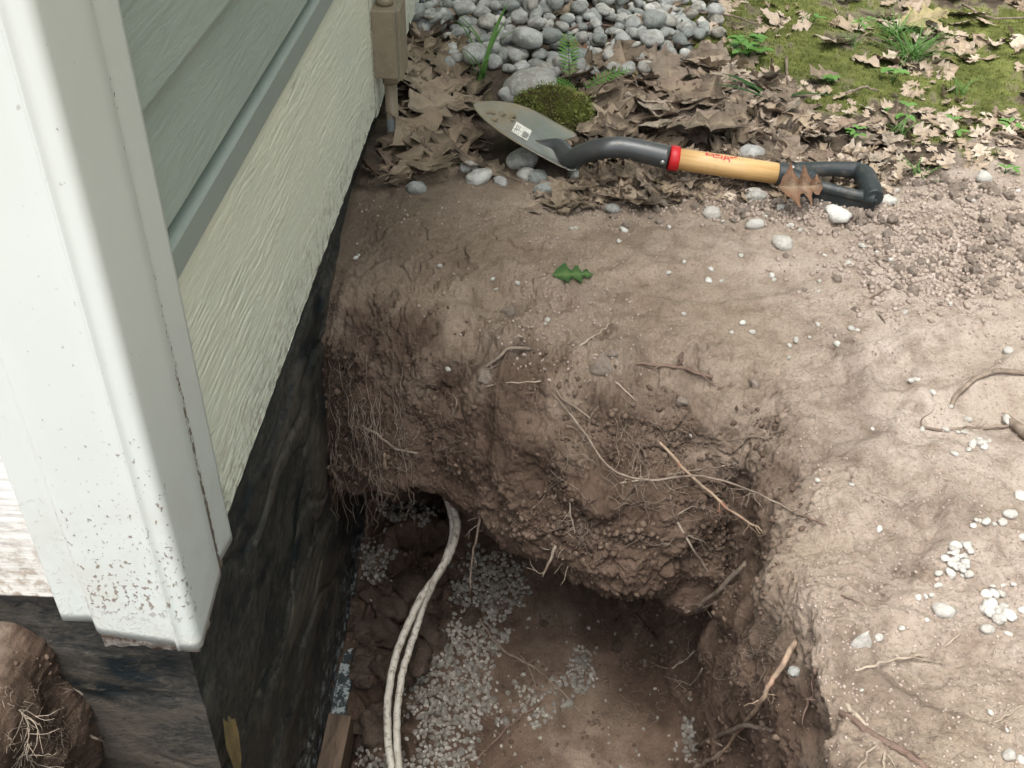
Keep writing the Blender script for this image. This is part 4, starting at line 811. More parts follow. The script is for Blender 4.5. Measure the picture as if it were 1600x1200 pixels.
def gravel():
    dens = lambda x, y: max(
        math.exp(-(((x - 765) / 62) ** 2 + ((y - 915) / 60) ** 2)) * 1.2, math.exp(-(((x - 700) / 75) ** 2 + ((y - 1090) / 80) ** 2)) * 1.25, math.exp(-(((x - 735) / 55) ** 2 + ((y - 1010) / 60) ** 2)) * 1.1,
        math.exp(-(((x - 905) / 32) ** 2 + ((y - 1045) / 42) ** 2)) * .95, math.exp(-(((x - 830) / 80) ** 2 + ((y - 1100) / 50) ** 2)) * .62, math.exp(-(((x - 600) / 60) ** 2 + ((y - 1190) / 30) ** 2)) * .8,
        math.exp(-(((x - 585) / 34) ** 2 + ((y - 880) / 55) ** 2)) * .9, math.exp(-(((x - 640) / 55) ** 2 + ((y - 800) / 24) ** 2)) * .9, math.exp(-(((x - 1078) / 14) ** 2 + ((y - 1165) / 60) ** 2)) * .8, math.exp(-(((x - 1010) / 60) ** 2 + ((y - 905) / 30) ** 2)) * .45, math.exp(-(((x - 690) / 60) ** 2 + ((y - 1190) / 40) ** 2)) * 1.1)
    it = []; grid = {}
    tries = 0
    while tries < 26000 and len(it) < 3000:
        tries += 1; x = random.uniform(540, 1110); y = random.uniform(770, 1215)
        dn_ = dens(x, y) * (.75 + .6 * random.random())
        if random.random() > dn_ * 1.25 - .52 - .25 * math.sin(x * .11 + y * .05) * math.sin(y * .09): continue
        p, nr = hit(x, y)
        if p[2] > -.42 : continue
        s = random.uniform(.0065, .0125) * (1.35 if random.random() < .12 else 1) * .93
        key = (int(p[0] / .006), int(p[1] / .006), int(p[2] / .01)); c_ = grid.get(key, 0)
        if c_ > 0: continue
        grid[key] = c_ + 1; p = p + np.array([0, 0, s * (-.04 + .4 * c_)]); it.append((s, p))
    for k in range(90):
        x = random.uniform(720, 1090); y = random.uniform(960, 1200); p, nr = hit(x, y)
        if p[2] < -.5: it.append((random.uniform(.004, .009), p))
    # those that show largest are things of their own
    it.sort(key=lambda q: -q[0] / np.linalg.norm(q[1] - CAM) )
    for (s, p) in it[:296]:
        put('gravel_stone', random.choice(GRV[:4]), p, s * 1.15, 'grey gravel stone lying on the pit floor', 'gravel stone', 'gravel stones on the pit floor', .3, .4, rot=(random.uniform(0, 6), random.uniform(0, 6), random.uniform(0, 6)))
    mass('gravel', GRV[4:], [(random.randrange(8), p, s * 1.1, (random.uniform(0, 6), random.uniform(0, 6), random.uniform(0, 6))) for (s, p) in it[296:]], M_gravel_s, 'fine grey gravel spread over the pit floor', 'gravel')
gravel()

def clods():
    reg = [(1450, 410, 170, 60, 85), (1560, 390, 60, 90, 45), (1210, 325, 90, 20, 45), (1360, 345, 60, 14, 20), (1500, 300, 90, 22, 30), (1010, 330, 120, 18, 10)]
    n_ = 0
    for (cx, cy, sx, sy, k_) in reg:
        for k in range(k_):
            x = random.gauss(cx, sx * .5); y = random.gauss(cy, sy * .5)
            if x > 1605 or (x > 1290 and x < 1385 and y < 322): continue
            p, _ = hit(x, y); s = random.choice([8, 9, 11, 13, 17]) if x > 1380 else random.choice([9, 11, 14])
            put('soil_clod', random.choice(CLD), p, pxsize(p, s), 'rounded clod of dry soil ' + ('in the crumbly patch at the right' if x > 1300 else 'below the shovel shaft'), 'clod', 'clods of dry soil ' + ('at the right' if x > 1300 else 'below the shovel shaft'), .6, .25)
    it = []
    small = [stone_mesh('crumb', 1, 200 + k, (1, .85, .75), .6) for k in range(6)]
    for k in range(9500):
        q = random.random()
        if q < .34: x, y, s = random.gauss(1460, 85), random.gauss(405, 45), (.002 + .009 * random.random() ** 3)
        elif q < .50: x, y, s = random.gauss(1230, 90), random.gauss(325, 16), (.002 + .008 * random.random() ** 3)
        elif q < .60: x, y, s = random.uniform(1300, 1610), random.gauss(300, 22), (.002 + .008 * random.random() ** 3)
        elif q < .66: x, y, s = random.uniform(560, 1000), random.gauss(330, 20), random.uniform(.002, .005)
        elif q < .72: x, y, s = random.gauss(780, 120), random.gauss(520, 80), random.uniform(.002, .006)
        else: x, y, s = (random.uniform(1250, 1620), random.uniform(330, 1210), random.uniform(.0015, .0045)) if random.random() < .7 else (random.uniform(560, 1300), random.uniform(340, 1200), random.uniform(.0015, .004))
        if x > 1620: continue
        p, _ = hit(x, y)
        if p[2] < -.025 or (p[0] < -.05 and p[1] > .9 and random.random() < .8): continue
        it.append((random.randrange(6), p + np.array([0, 0, s * .15]), s, (random.uniform(0, 6), random.uniform(0, 6), random.uniform(0, 6))))
    mass('soil_crumbs', small, it, M_crumb, 'fine crumbs of dry soil strewn over the bare ground', 'soil')
clods()
def damp_crumbs():
    m = NT('damp_crumb', .95, .12); m.col(m.mix(m.attr('rnd'), (.085, .06, .045), (.15, .11, .083))); m.bump(m.noise(400, 4, .7), .001, .7)
    sel = np.where((RV > 2.5) & (RV < 11.3) & (P2[:, 0] > -.5) & (P2[:, 0] < .42) & (P2[:, 1] > .3) & (P2[:, 1] < 1.5))[0]; g = np.random.default_rng(8)
    cl = fbm(P2[sel], 9, 2, 500); sel = sel[g.random(len(sel)) < (.10 + .9 * sstep(-.05, .35, cl)) * .09]; sel = g.choice(sel, size=min(9000, len(sel)), replace=False)
    small = [stone_mesh('crumb', 1, 220 + k, (1, .85, .75), .6) for k in range(6)]
    it = [(int(g.integers(6)), P2[i] + Nf[i] * .0005, .0018 + .0095 * g.random() ** 3.5, tuple(g.uniform(0, 6.28, 3))) for i in sel]
    mass('damp_soil_crumbs', small, it, m.m, 'crumbs of damp soil clinging to the pit banks and floor', 'soil')
damp_crumbs()
for (x, y, s, lab) in [(945, 572, 46, 'broken flake of soil crust below the pale stick'), (958, 553, 16, 'small clod in the hollow behind the pale stick'), (762, 590, 30, 'rounded clod under the bent brown root'), (795, 490, 24, 'low clod of crust on the shoulder of the bank'), (1065, 628, 18, 'clod with pale grit low on the bank'), (1180, 600, 20, 'clod on the right shoulder of the pit')]:
    p, _ = hit(x, y); put('soil_clod', CLD[s % 10], p, pxsize(p, s), lab, 'clod', None, .5, .4)
def damp_clods():
    m = NT('damp_clod', .95, .15); n1 = m.noise(3, 7, .7); m.col(m.mix(m.ramp(n1, [(.35, 0), (.65, 1)]), (.10, .072, .054), (.20, .15, .115))); m.bump(n1, .1, .8); m.bump(m.noise(14, 5, .7), .03, .8)
    rs = random.Random(4)
    for k in range(46):
        x, y = rs.uniform(552, 700), rs.uniform(905, 1150)
        if x > 560 + (1200 - y) * .55: continue
        p, _ = hit(x, y)
        if p[2] > -.4: continue
        s = pxsize(p, rs.choice([22, 30, 38, 50, 64])); put('damp_clod', CLD[k % 10], p, s, 'dark lump of damp soil in the pit between the foundation and the cables', 'clod', 'lumps of damp soil beside the foundation in the pit', .6, .35, mat=m.m)
    for (x, y, s) in [(925, 925, 70), (985, 945, 45), (1000, 1060, 16), (965, 1010, 18), (850, 975, 14), (1020, 1120, 12), (735, 965, 34), (620, 945, 90), (655, 985, 60), (590, 1040, 70)]:
        p, _ = hit(x, y); put('damp_clod', CLD[s % 10], p, pxsize(p, s), 'lump of damp soil fallen onto the pit floor', 'clod', 'lumps of damp soil on the pit floor', .45, .45, mat=m.m)
damp_clods()

# ------------------------------------------------------------ leaves
OAK = [(.03, .012), (.09, .04), (.14, .12), (.18, .23), (.22, .25), (.27, .14), (.32, .12), (.37, .19), (.42, .33), (.46, .40), (.50, .37), (.54, .19), (.59, .14), (.64, .21), (.69, .32), (.74, .33), (.78, .19), (.83, .13), (.88, .18), (.92, .15), (.97, .06), (1.0, .01)]
def leaf_mesh(name, seed, curl=.5, wide=1.0, mat=None):
    r = random.Random(seed); V = []; vein = []; n_ = len(OAK)
    oL = [(t * (1 + r.uniform(-.03, .03)), w_ * wide * r.uniform(.75, 1.2)) for t, w_ in OAK]; oR = [(t * (1 + r.uniform(-.03, .03)), w_ * wide * r.uniform(.75, 1.2)) for t, w_ in OAK]
    c1, c2, c3, fold = r.uniform(-1, 1) * curl, r.uniform(.1, 1) * curl, r.uniform(-1, 1) * curl, r.uniform(0, .5) * curl
    ph = r.uniform(0, 6)
    def pt(t, y):
        z = c1 * .5 * (t - .5) ** 2 * 2 + c2 * y * y * 1.6 + c3 * y * (t - .4) + fold * abs(y) * .8 + .03 * math.sin(9 * t + 14 * y + ph) * curl * 2 + .02 * math.sin(23 * t - 17 * y + ph)
        return (t - .5, y, z)
    for i in range(n_):
        tL, wL = oL[i]; tR, wR = oR[i]; tm_ = OAK[i][0] * .9 + .02
        for (t, y, v) in ((tL, wL, 0), (tL * .5 + tm_ * .5, wL * .5, .25), (tm_, 0, 1), (tR * .5 + tm_ * .5, -wR * .5, .25), (tR, -wR, 0)): V.append(pt(t, y)); vein.append(v)
    F = [(i * 5 + k, (i + 1) * 5 + k, (i + 1) * 5 + k + 1, i * 5 + k + 1) for i in range(n_ - 1) for k in range(4)]
    b = len(V)                                         # stalk
    for (x, w_) in ((-.49, .007), (-.57, .006), (-.66, .007)):
        z = pt(0.02, 0)[2] + (x + .49) * -.1
        for q in range(3): V.append((x, w_ * math.cos(q * 2.09), z + w_ * math.sin(q * 2.09))); vein.append(.6)
    for i in range(2):
        for q in range(3): F.append((b + i * 3 + q, b + i * 3 + (q + 1) % 3, b + (i + 1) * 3 + (q + 1) % 3, b + (i + 1) * 3 + q))
    me = mesh(name, V, F); fattr(me, 'vein', vein)
    if mat: me.materials.append(mat)
    return me
OAK_A = OAK; OAK_B = [(.0, .01), (.06, .07), (.14, .17), (.22, .24), (.31, .34), (.36, .40), (.40, .24), (.46, .14), (.52, .20), (.60, .33), (.66, .38), (.685, .20), (.73, .12), (.80, .15), (.88, .20), (.91, .09), (.96, .05), (1.0, .005)]
OAK_C = [(.02, .01), (.08, .05), (.16, .12), (.22, .17), (.27, .14), (.33, .17), (.40, .25), (.45, .27), (.49, .20), (.56, .22), (.63, .30), (.68, .27), (.72, .22), (.79, .26), (.84, .24), (.89, .15), (.95, .12), (1.0, .02)]
LV = []
for k in range(18):
    OAK = (OAK_A, OAK_B, OAK_C)[k % 3]; LV.append(leaf_mesh('oak_leaf', k, (.10, .18, .30, .5)[k % 4], 1 + .12 * (k % 2), M_leaf))
OAK = OAK_B
def leaves():
    def place(me, p, s, lift, tilt, rz=None): 
        o = bpy.data.objects.new('oak_leaf', me); COL.objects.link(o); o.location = Vector(p) + Vector((0, 0, lift)); o.scale = (s, s, s)
        o.rotation_euler = (random.gauss(0, tilt), random.gauss(0, tilt), random.uniform(0, 6.28) if rz is None else rz); return o
    regs = [ # cx, cy, sx, sy, count, size(m), lift, tilt, where
     (672, 175, 60, 76, 56, (.10, .16), .020, .20, 'between the house wall and the shovel blade'),
     (1000, 150, 85, 50, 52, (.09, .145), .026, .34, 'in the pile behind the shovel shaft'),
     (960, 300, 75, 20, 30, (.06, .10), .014, .35, 'at the edge of the soil below the shovel shaft'),
     (1130, 180, 90, 45, 36, (.07, .12), .016, .30, 'in the pile behind the shovel shaft'),
     (1270, 235, 110, 24, 32, (.045, .09), .012, .35, 'behind the black handle'),
     (1110, 280, 80, 14, 16, (.04, .07), .012, .45, 'at the edge of the soil below the shovel shaft'),
     (680, 40, 30, 45, 14, (.06, .10), .02, .35, 'between the house wall and the shovel blade'),
     (880, 50, 170, 40, 20, (.05, .10), .03, .3, 'scattered over the heap of river stones')]
    for (cx, cy, sx, sy, k_, sz, lf, tl, where) in regs:
        for k in range(k_):
            x = cx + random.uniform(-1, 1) * sx * 1.25; y = cy + random.uniform(-1, 1) * sy * 1.25
            if (600 > x and y < 225) or (x < 590): continue
            if 745 < x < 925 and 140 < y < 300: continue
            if x < 650 and y > 140: continue
            if where.startswith('at the edge') and 880 < x < 1060 and y < 268: y = 285 + random.uniform(0, 20)
            if where.startswith('in the pile') and y > 215 + max(0, (x - 1060)) * .14: y = 160 + random.uniform(-40, 40)
            p, _ = down(*onz(x, y)[:2]); o = place(random.choice(LV), p, random.uniform(*sz), random.uniform(.002, lf), tl)
            if x > 990: o.material_slots[0].link = 'OBJECT'; o.material_slots[0].material = M_leaf_p
            L_ = ('large ' if o.scale[0] > .5 * (sz[0] + sz[1]) else 'small ') + ('upturned ' if abs(o.rotation_euler[0]) + abs(o.rotation_euler[1]) > tl * 1.5 else 'flat ')
            o['label'] = L_ + 'dry brown oak leaf ' + where; o['category'] = 'leaf'; o['group'] = L_ + 'dry oak leaves ' + where
    SPL = [ # px,py,size m, rz, mat, label, tilt
     (1250, 296, .078, .15, M_leaf_o, 'rust brown oak leaf resting on the black handle', (0.75, .1, .35), .044),
     (915, 78, .085, 1.2, M_leaf_o, 'reddish brown oak leaf on the river stones', (.4, .1, 1.2), .02),
     (968, 74, .055, .3, M_leaf_o, 'small rust red leaf on the river stones', (.2, .1, .3), .02),
     (980, 112, .05, .3, M_leaf_y, 'small yellow green leaf on the stones behind the pile', (.2, .1, .3), .02),
     (1016, 282, .055, 1.3, M_leaf_y, 'small yellow curled leaf below the shovel shaft', (.4, .3, 2.0), .012),
     (1445, 25, .11, .2, M_leaf_y, 'large pale tan leaf near the top right', (.2, -.2, .2), .02),
     (895, 432, .058, .18, None, 'fresh green oak leaf lying alone on the bare soil', (.05, .0, .12), .004),
     (690, 165, .15, .9, M_leaf, 'large tan oak leaf at the foot of the conduit', (.1, .1, .8), .03),
     (1100, 195, .15, 2.9, M_leaf, 'broad flat brown oak leaf behind the shovel shaft', (.15, .1, 2.9), .04),
     (845, 322, .075, .35, M_leaf_p, 'brown oak leaf lying on the soil edge below the blade', (.1, 0, .45), .004),
     (938, 304, .085, .35, M_leaf_p, 'pinkish brown oak leaf between the blade heel and the soil', (.2, 0, 2.5), .010),
     (575, 255, .05, 2.2, M_leaf_o, 'small brown leaf against the foundation by the conduit', (1.0, .1, 2.2), .015),
     (1405, 185, .06, 0, M_leaf, 'curled grey leaf standing in the moss', (.9, .3, .3), .02),
     (1290, 110, .08, .7, M_leaf, 'greyish brown leaf lying on the moss', (.2, .2, .6), .015)]
    for (px, py, s, rz, mt, lab, rot, lf) in SPL:
        p, _ = hit(px, py) if py > 300 else down(*onz(px, py, lf)[:2])
        me = leaf_mesh('oak_leaf', int(px), .16, 1.1, mt or M_green); o = place(me, p, s, lf, 0); o.rotation_euler = rot; o['label'] = lab; o['category'] = 'leaf'
    # the finer and farther litter as one mass
    it = []
    SM = [leaf_mesh('litter_leaf', 300 + k, (.15, .3, .5)[k % 3], 1.0, M_leaf_s) for k in range(8)]
    for k in range(1500):
        q = random.random()
        if q < .30: x, y, s, tl = random.uniform(1080, 1640), random.uniform(-60, 250), .015 + .03 * random.random() ** 1.5, .5
        elif q < .42: x, y, s, tl = random.uniform(1380, 1640), random.uniform(-60, 90), random.uniform(.03, .06), .5
        elif q < .46: x, y, s, tl = random.uniform(610, 750), random.uniform(20, 290), random.uniform(.05, .09), .35
        elif q < .58: x, y, s, tl = random.uniform(880, 1240), random.uniform(90, 250), random.uniform(.04, .08), .5
        elif q < .88: x, y, s, tl = random.uniform(880, 1400), random.uniform(240, 320), random.uniform(.015, .04), .6
        elif q < .72: x, y, s, tl = random.uniform(650, 1100), random.uniform(-20, 120), random.uniform(.02, .05), .5
        else: x, y, s, tl = random.uniform(1240, 1620), random.uniform(180, 290), random.uniform(.015, .04), .4
        w_ = onz(x, y)
        if math.sin(w_[0] * 17 + 2) + math.sin(w_[1] * 13 + w_[0] * 5) < -.5 and x > 1080 and y < 240: continue
        if w_[0] < -.31: continue
        p, _ = down(w_[0], w_[1]); it.append((random.randrange(8), p + np.array([0, 0, random.uniform(.001, .010)]), s, (random.gauss(0, tl), random.gauss(0, tl), random.uniform(0, 6.28))))
    for k in range(1500):                              # beyond the frame, so the wood floor goes on
        a = random.uniform(-.3, 1.9); r_ = random.uniform(2.2, 7); x_, y_ = r_ * math.cos(a), r_ * math.sin(a)
        if x_ < -.3 or y_ < -.5 or (x_ < .9 and y_ < 1.6): continue
        p, _ = down(x_, y_); it.append((random.randrange(8), p + np.array([0, 0, .006]), random.uniform(.06, .11), (random.gauss(0, .3), random.gauss(0, .3), random.uniform(0, 6.28))))
    Vs = []; o = mass('leaf_litter', SM, it, M_leaf_s, 'litter of small and broken brown leaves over the ground', 'leaf litter')
    # carry the vein values over
    vv = [np.array([a.value for a in me.attributes['vein'].data]) for me in SM]
    fattr(o.data, 'vein', np.concatenate([vv[k] for (k, _, _, _) in it]))
leaves()

# ------------------------------------------------------------ moss, grass and small plants
ROCK = None
def moss():
    V = []; n_ = 0; k = 0; pts = []
    a = np.array(gme.attributes['moss'].data[0].value)
    mv = mo; sel = np.where((mv > .45) & (P2[:, 1] < 3.6) & (P2[:, 0] > -.3))[0]
    sel = rng.choice(sel, size=min(len(sel), 15000), replace=False)
    base = P2[sel] + rng.normal(size=(len(sel), 3)) * np.array([.004, .004, 0]); n = len(sel)
    per = 3; B = np.repeat(base, per, 0) + rng.normal(size=(n * per, 3)) * np.array([.003, .003, 0])
    h_ = rng.uniform(.002, .006, n * per) * (.7 + .5 * (B[:, 1] / 2)); ang = rng.uniform(0, 6.28, n * per); wv = rng.uniform(.0008, .0016, n * per)
    side = np.stack([np.cos(ang), np.sin(ang), 0 * ang], 1) * wv[:, None]; tip = B + np.stack([rng.normal(size=n * per) * .0015, rng.normal(size=n * per) * .0015, h_], 1)
    rk = bpy.data.objects.get('mossy_rock'); bpy.context.view_layer.update(); rv = np.array([(rk.matrix_world @ v.co)[:] for v in rk.data.vertices]); rn = rv - np.array(rk.matrix_world.translation); rn /= np.linalg.norm(rn, axis=1)[:, None]
    ii = rng.integers(0, len(rv), 7000); rb = rv[ii] + rng.normal(size=(7000, 3)) * .003 - rn[ii] * .001; rt_ = rb + rn[ii] * rng.uniform(.002, .006, (7000, 1)) + rng.normal(size=(7000, 3)) * .0015; rs_ = rng.normal(size=(7000, 3)) * .0009
    B = np.vstack([B, rb]); side = np.vstack([side, rs_]); tip = np.vstack([tip, rt_])
    VV = np.stack([B - side, B + side, tip], 1).reshape(-1, 3); F = np.arange(len(VV)).reshape(-1, 3)
    t = NT('moss', .9, .1); c = t.mix(t.ramp(t.noise(9, 4), [(.35, 0), (.65, 1)]), (.10, .13, .025), (.21, .235, .075)); c = t.mix(t.ramp(t.noise(30, 4), [(.55, 0), (.65, .6)]), c, (.20, .15, .06)); t.col(c)
    obj('moss', VV, F, t.m, smooth=False, kind='stuff', label='low green moss growing over the ground at the upper right', category='moss')
moss()
def blade(V, F, p, ang, ln, wd_, bend, n=6, lean=.2):
    b = len(V); dx, dy = math.cos(ang), math.sin(ang)
    for i in range(n + 1):
        t_ = i / n; w_ = wd_ * (math.sin(math.pi * min(1, .25 + .75 * t_)) ** .7 if t_ < 1 else 0) ; r_ = ln * (lean * t_ + bend * t_ * t_); z = ln * (t_ * (1 - .55 * bend * t_))
        for s in (-1, 0, 1): V.append((p[0] + dx * r_ - dy * s * w_, p[1] + dy * r_ + dx * s * w_, p[2] + z + abs(s) * w_ * .4))
    for i in range(n):
        for q in (0, 1): F.append((b + i * 3 + q, b + i * 3 + q + 1, b + (i + 1) * 3 + q + 1, b + (i + 1) * 3 + q))
def tuft(px, py, n_, ln, wd_, label, mat, bend=.6, name='grass_tuft', cat='grass', lean=.3):
    p, _ = down(*onz(px, py)[:2]); V = []; F = []
    for k in range(n_):
        a = random.uniform(0, 6.28); q = (p[0] + random.gauss(0, .008), p[1] + random.gauss(0, .008), p[2] - .002); blade(V, F, q, a, ln * random.uniform(.5, 1.1), wd_ * random.uniform(.7, 1.2), bend * random.uniform(.3, 1.2), lean=lean * random.uniform(.4, 1.6))
    return obj(name, V, F, mat, label=label, category=cat)
def leaflet(V, F, p, d_, up, ln, wd_, n=5):
    d_ = np.array(d_, float); d_ /= np.linalg.norm(d_); s = np.cross(d_, up); s /= np.linalg.norm(s) + 1e-9; u = np.cross(s, d_); b = len(V)
    for i in range(n + 1):
        t_ = i / n; w_ = wd_ * math.sin(math.pi * t_) ** .65 if 0 < t_ < 1 else .0003
        for q in (-1, 0, 1): V.append(p + d_ * ln * t_ + s * q * w_ + u * (abs(q) * w_ * .35 - .12 * ln * t_ * t_))
    for i in range(n):
        for q in (0, 1): F.append((b + i * 3 + q, b + i * 3 + q + 1, b + (i + 1) * 3 + q + 1, b + (i + 1) * 3 + q))
def fern(px, py, ln, yaw, rise, label):
    p, _ = down(*onz(px, py)[:2]); p = p + np.array([0, 0, .015]); V = []; F = []; d_ = np.array([math.cos(yaw) * math.cos(rise), math.sin(yaw) * math.cos(rise), math.sin(rise)]); st = []
    sd_ = np.cross(d_, (0, 0, 1)) if rise < 1.2 else np.array([1.0, 0, 0]); sd_ /= np.linalg.norm(sd_); u = np.cross(sd_, d_)
    n_ = 13
    for i in range(n_ + 1):
        t_ = i / n_; st.append(p + d_ * ln * t_ - np.array([0, 0, .25 * ln * t_ * t_]))
    for i in range(2, n_):
        t_ = i / n_; L_ = ln * .20 * math.sin(math.pi * (t_ * .85 + .08)) ** .8
        for s in (-1, 1):
            dd = sd_ * s + d_ * .35; dd /= np.linalg.norm(dd)
            leaflet(V, F, st[i], dd, u, L_, L_ * .09, 4)
            for m in range(1, 6):                         # sub-leaflets give the toothed outline
                for s3 in (-1, 1): leaflet(V, F, st[i] + dd * L_ * m / 6.5, np.cross(dd, u) * s3 * .8 + dd * .6, u, L_ * .17 * (1 - m / 9), L_ * .045, 3)
    E_ = empty('fern_frond', tuple(p), label=label, category='fern')
    keep(obj('leaflets', V, F, M_green2), E_); keep(obj('stem', *tube(st, [.0011, .0004], 5, seg=1), M_green), E_)
fern(889, 146, .115, 1.75, 1.2, 'upright fern frond standing behind the mossy rock')
fern(902, 158, .12, .35, .55, 'light green fern frond leaning right beside the mossy rock')
fern(905, 160, .07, 2.6, .5, 'small fern frond at the foot of the leaning one')
def sprout(px, py, n_, h_, L_, label, mat=None, trif=False, name='seedling', cat='plant'):
    p, _ = down(*onz(px, py)[:2]); E_ = empty(name, tuple(p), label=label, category=cat)
    for k in range(n_):
        a = random.uniform(0, 6.28) if n_ > 1 else .6; r_ = random.uniform(.2, 1) * h_ * .8; q = p + np.array([math.cos(a) * r_, math.sin(a) * r_, h_ * random.uniform(.5, 1)])
        keep(obj('stem', *tube([p, (p + q) / 2 + np.array([0, 0, h_ * .2]), q], [.001, .0006], 4, seg=2), M_green), E_)
        V = []; F = []
        for m in range(3 if trif else 2): 
            b = a + (m - (1 if trif else .5)) * (1.9 if trif else 1.5); leaflet(V, F, q, (math.cos(b), math.sin(b), .1), (0, 0, 1), L_ * random.uniform(.8, 1.1), L_ * (.38 if trif else .22))
        keep(obj('leaf', V, F, mat or M_green2), E_)
random.seed(21)
tuft(752, 140, 5, .15, .0055, 'broad-bladed green grass growing by the stones near the house', M_grass, .35)
tuft(760, 100, 4, .10, .004, 'thin grass behind the broad-bladed grass near the house', M_grass, .5)
tuft(1425, 85, 85, .085, .0014, 'dense dark green tuft of sedge in the moss at the upper right', M_grass, .9, lean=.5)
tuft(1400, 55, 55, .075, .0013, 'smaller sedge tuft behind the dense one at the upper right', M_grass, .9, lean=.5)
tuft(1400, 215, 16, .05, .0013, 'thin grass tuft in the moss behind the handle', M_grass, .8)
tuft(1432, 290, 12, .045, .0014, 'little grass tuft at the soil edge right of the handle', M_grass, .9)
tuft(1330, 75, 14, .045, .0012, 'fine grass tuft left of the sedge', M_grass, .9)
tuft(1500, 140, 12, .05, .0013, 'thin grass tuft in the moss at the far right', M_grass, .7)
tuft(1255, 40, 10, .05, .0013, 'fine grass tuft near the top of the picture', M_grass, .8)
tuft(1205, 165, 4, .085, .007, 'dark green strap-leaved plant among the leaves', M_green, .8, name='strap_plant', cat='plant', lean=.9)
sprout(1168, 88, 15, .045, .020, 'trefoil plant with many light green leaflets at the edge of the moss', None, True, 'trefoil_plant')
sprout(1395, 128, 3, .03, .018, 'small blue-green seedling in the moss', None, True)
sprout(1412, 195, 4, .025, .028, 'pale-leaved seedling behind the black handle', None)
sprout(1480, 222, 2, .025, .022, 'two-leaved seedling in the moss at the right', None)
sprout(1335, 222, 5, .02, .018, 'low green seedling behind the handle opening', None)
sprout(1268, 42, 1, .03, .026, 'single upright seedling leaf near the top', None)
sprout(1590, 10, 4, .04, .03, 'seedling in the top right corner', None)
sprout(1425, 3, 4, .03, .022, 'bright green seedling at the top edge', None)
sprout(1575, 215, 3, .02, .02, 'seedling at the right edge of the moss', None)
sprout(1560, 300, 2, .012, .018, 'tiny seedling on the bare soil at the right', None)
sprout(1300, 130, 4, .02, .016, 'round-leaved seedling among the grey leaves', None, True)
sprout(1340, 50, 5, .03, .02, 'spreading seedling by the fine grass tuft', None)

# ------------------------------------------------------------ roots, twigs, cables, plank
def root(pts, r0, r1, label, mat=None, mode='surf', lift=.004, name='root', jit=.0008, branches=0, side=None, cat='root', dz=None):
    P_ = []
    if mode == 'surf':
        for (x, y) in pts: P_.append(hit(x, y, lift)[0])
        P_[0] = hit(*pts[0], -.006)[0]
    elif mode == 'drop':                       # hangs in a plane parallel to the bank
        a = hit(*pts[0], -.004)[0]; y0 = a[1] - .004
        P_ = [a] + [ony(x, y, y0 - .002 * i) for i, (x, y) in enumerate(pts[1:])]
    else:                                      # spans between its ends
        a = hit(*pts[0], -.004)[0]; b = hit(*pts[-1], -.004)[0]; da, db = np.linalg.norm(a - CAM), np.linalg.norm(b - CAM); L = len(pts)
        for i, (x, y) in enumerate(pts):
            t_ = i / (L - 1); q = CAM + ray(x, y) * ((1 - t_) * da + t_ * db)
            h_ = hit(x, y, lift + r0 * .0004)[0]
            if np.linalg.norm(h_ - CAM) < np.linalg.norm(q - CAM) + lift: q = h_
            P_.append(q)
        P_[0], P_[-1] = a, b
    dav = np.mean([np.linalg.norm(p - CAM) for p in P_]); k_ = dav / FPX / 2
    parts = [tube(P_, [r0 * k_, r1 * k_], 6, seg=4, jit=jit)]
    P_ = np.array(P_)
    for b in range(branches):
        i = random.randrange(1, len(P_)); t_ = random.random(); s = P_[i - 1] * (1 - t_) + P_[i] * t_; d_ = (P_[i] - P_[i - 1]); L = np.linalg.norm(d_); d_ /= L + 1e-9
        q = d_ * .6 + np.array([random.gauss(0, .7), random.gauss(0, .25), random.gauss(-.15, .6)]); q /= np.linalg.norm(q); pp = [s]; ll = random.uniform(.015, .045)
        for m in range(4): q = q + rng.normal(size=3) * .35; q /= np.linalg.norm(q); pp.append(pp[-1] + q * ll / 4)
        parts.append(tube(pp, [max(r1 * k_ * .55, .0004), .0002], 4, seg=2))
        if random.random() < .5:
            q2 = q + rng.normal(size=3) * .8; q2 /= np.linalg.norm(q2); parts.append(tube([pp[2], pp[2] + q2 * ll * .3, pp[2] + q2 * ll * .5 + rng.normal(size=3) * .003], [.0004, .0002], 4, seg=1))
    V, F = join(parts)
    return obj(name, V, F, mat or M_root, label=label, category=cat)
random.seed(5)
R = root
R([(748, 742), (751, 790), (745, 835), (737, 880), (733, 930)], 5, 3, 'long thin root hanging straight down from the bank over the gravel', M_root, 'drop', branches=7)
R([(737, 945), (760, 985), (785, 1015), (830, 1040), (870, 1075), (905, 1110), (925, 1125)], 4, 3, 'thin root lying over the gravel on the pit floor', M_root, branches=9)
R([(872, 1078), (835, 1105), (800, 1130), (765, 1165), (745, 1190)], 4, 2, 'reddish root branching down across the pit floor', M_rootd, branches=5)
R([(800, 1010), (830, 1050), (835, 1085), (800, 1120)], 2, 1.5, 'hair-thin root curling on the pit floor', M_root, branches=4)
R([(932, 670), (912, 698), (895, 730), (888, 770), (872, 810), (852, 852)], 5, 3, 'forked pale root hanging on the bank face, right one of the pair', M_rootp, 'drop', branches=9)
R([(893, 706), (884, 740), (866, 780), (855, 842)], 4, 3, 'pale root hanging on the bank face, left one of the pair', M_rootp, 'drop', branches=7)
R([(888, 775), (892, 805), (900, 835), (908, 855)], 3, 2, 'short pale rootlet spreading below the forked pair', M_rootp, 'drop', branches=12)
R([(868, 850), (860, 875), (847, 900)], 7, 3, 'ragged grey root strip hanging below the overhang', M_rootp, 'drop', branches=3)
R([(893, 868), (894, 896)], 5, 2, 'short pale root stub under the overhang', M_rootp, 'drop', branches=2)
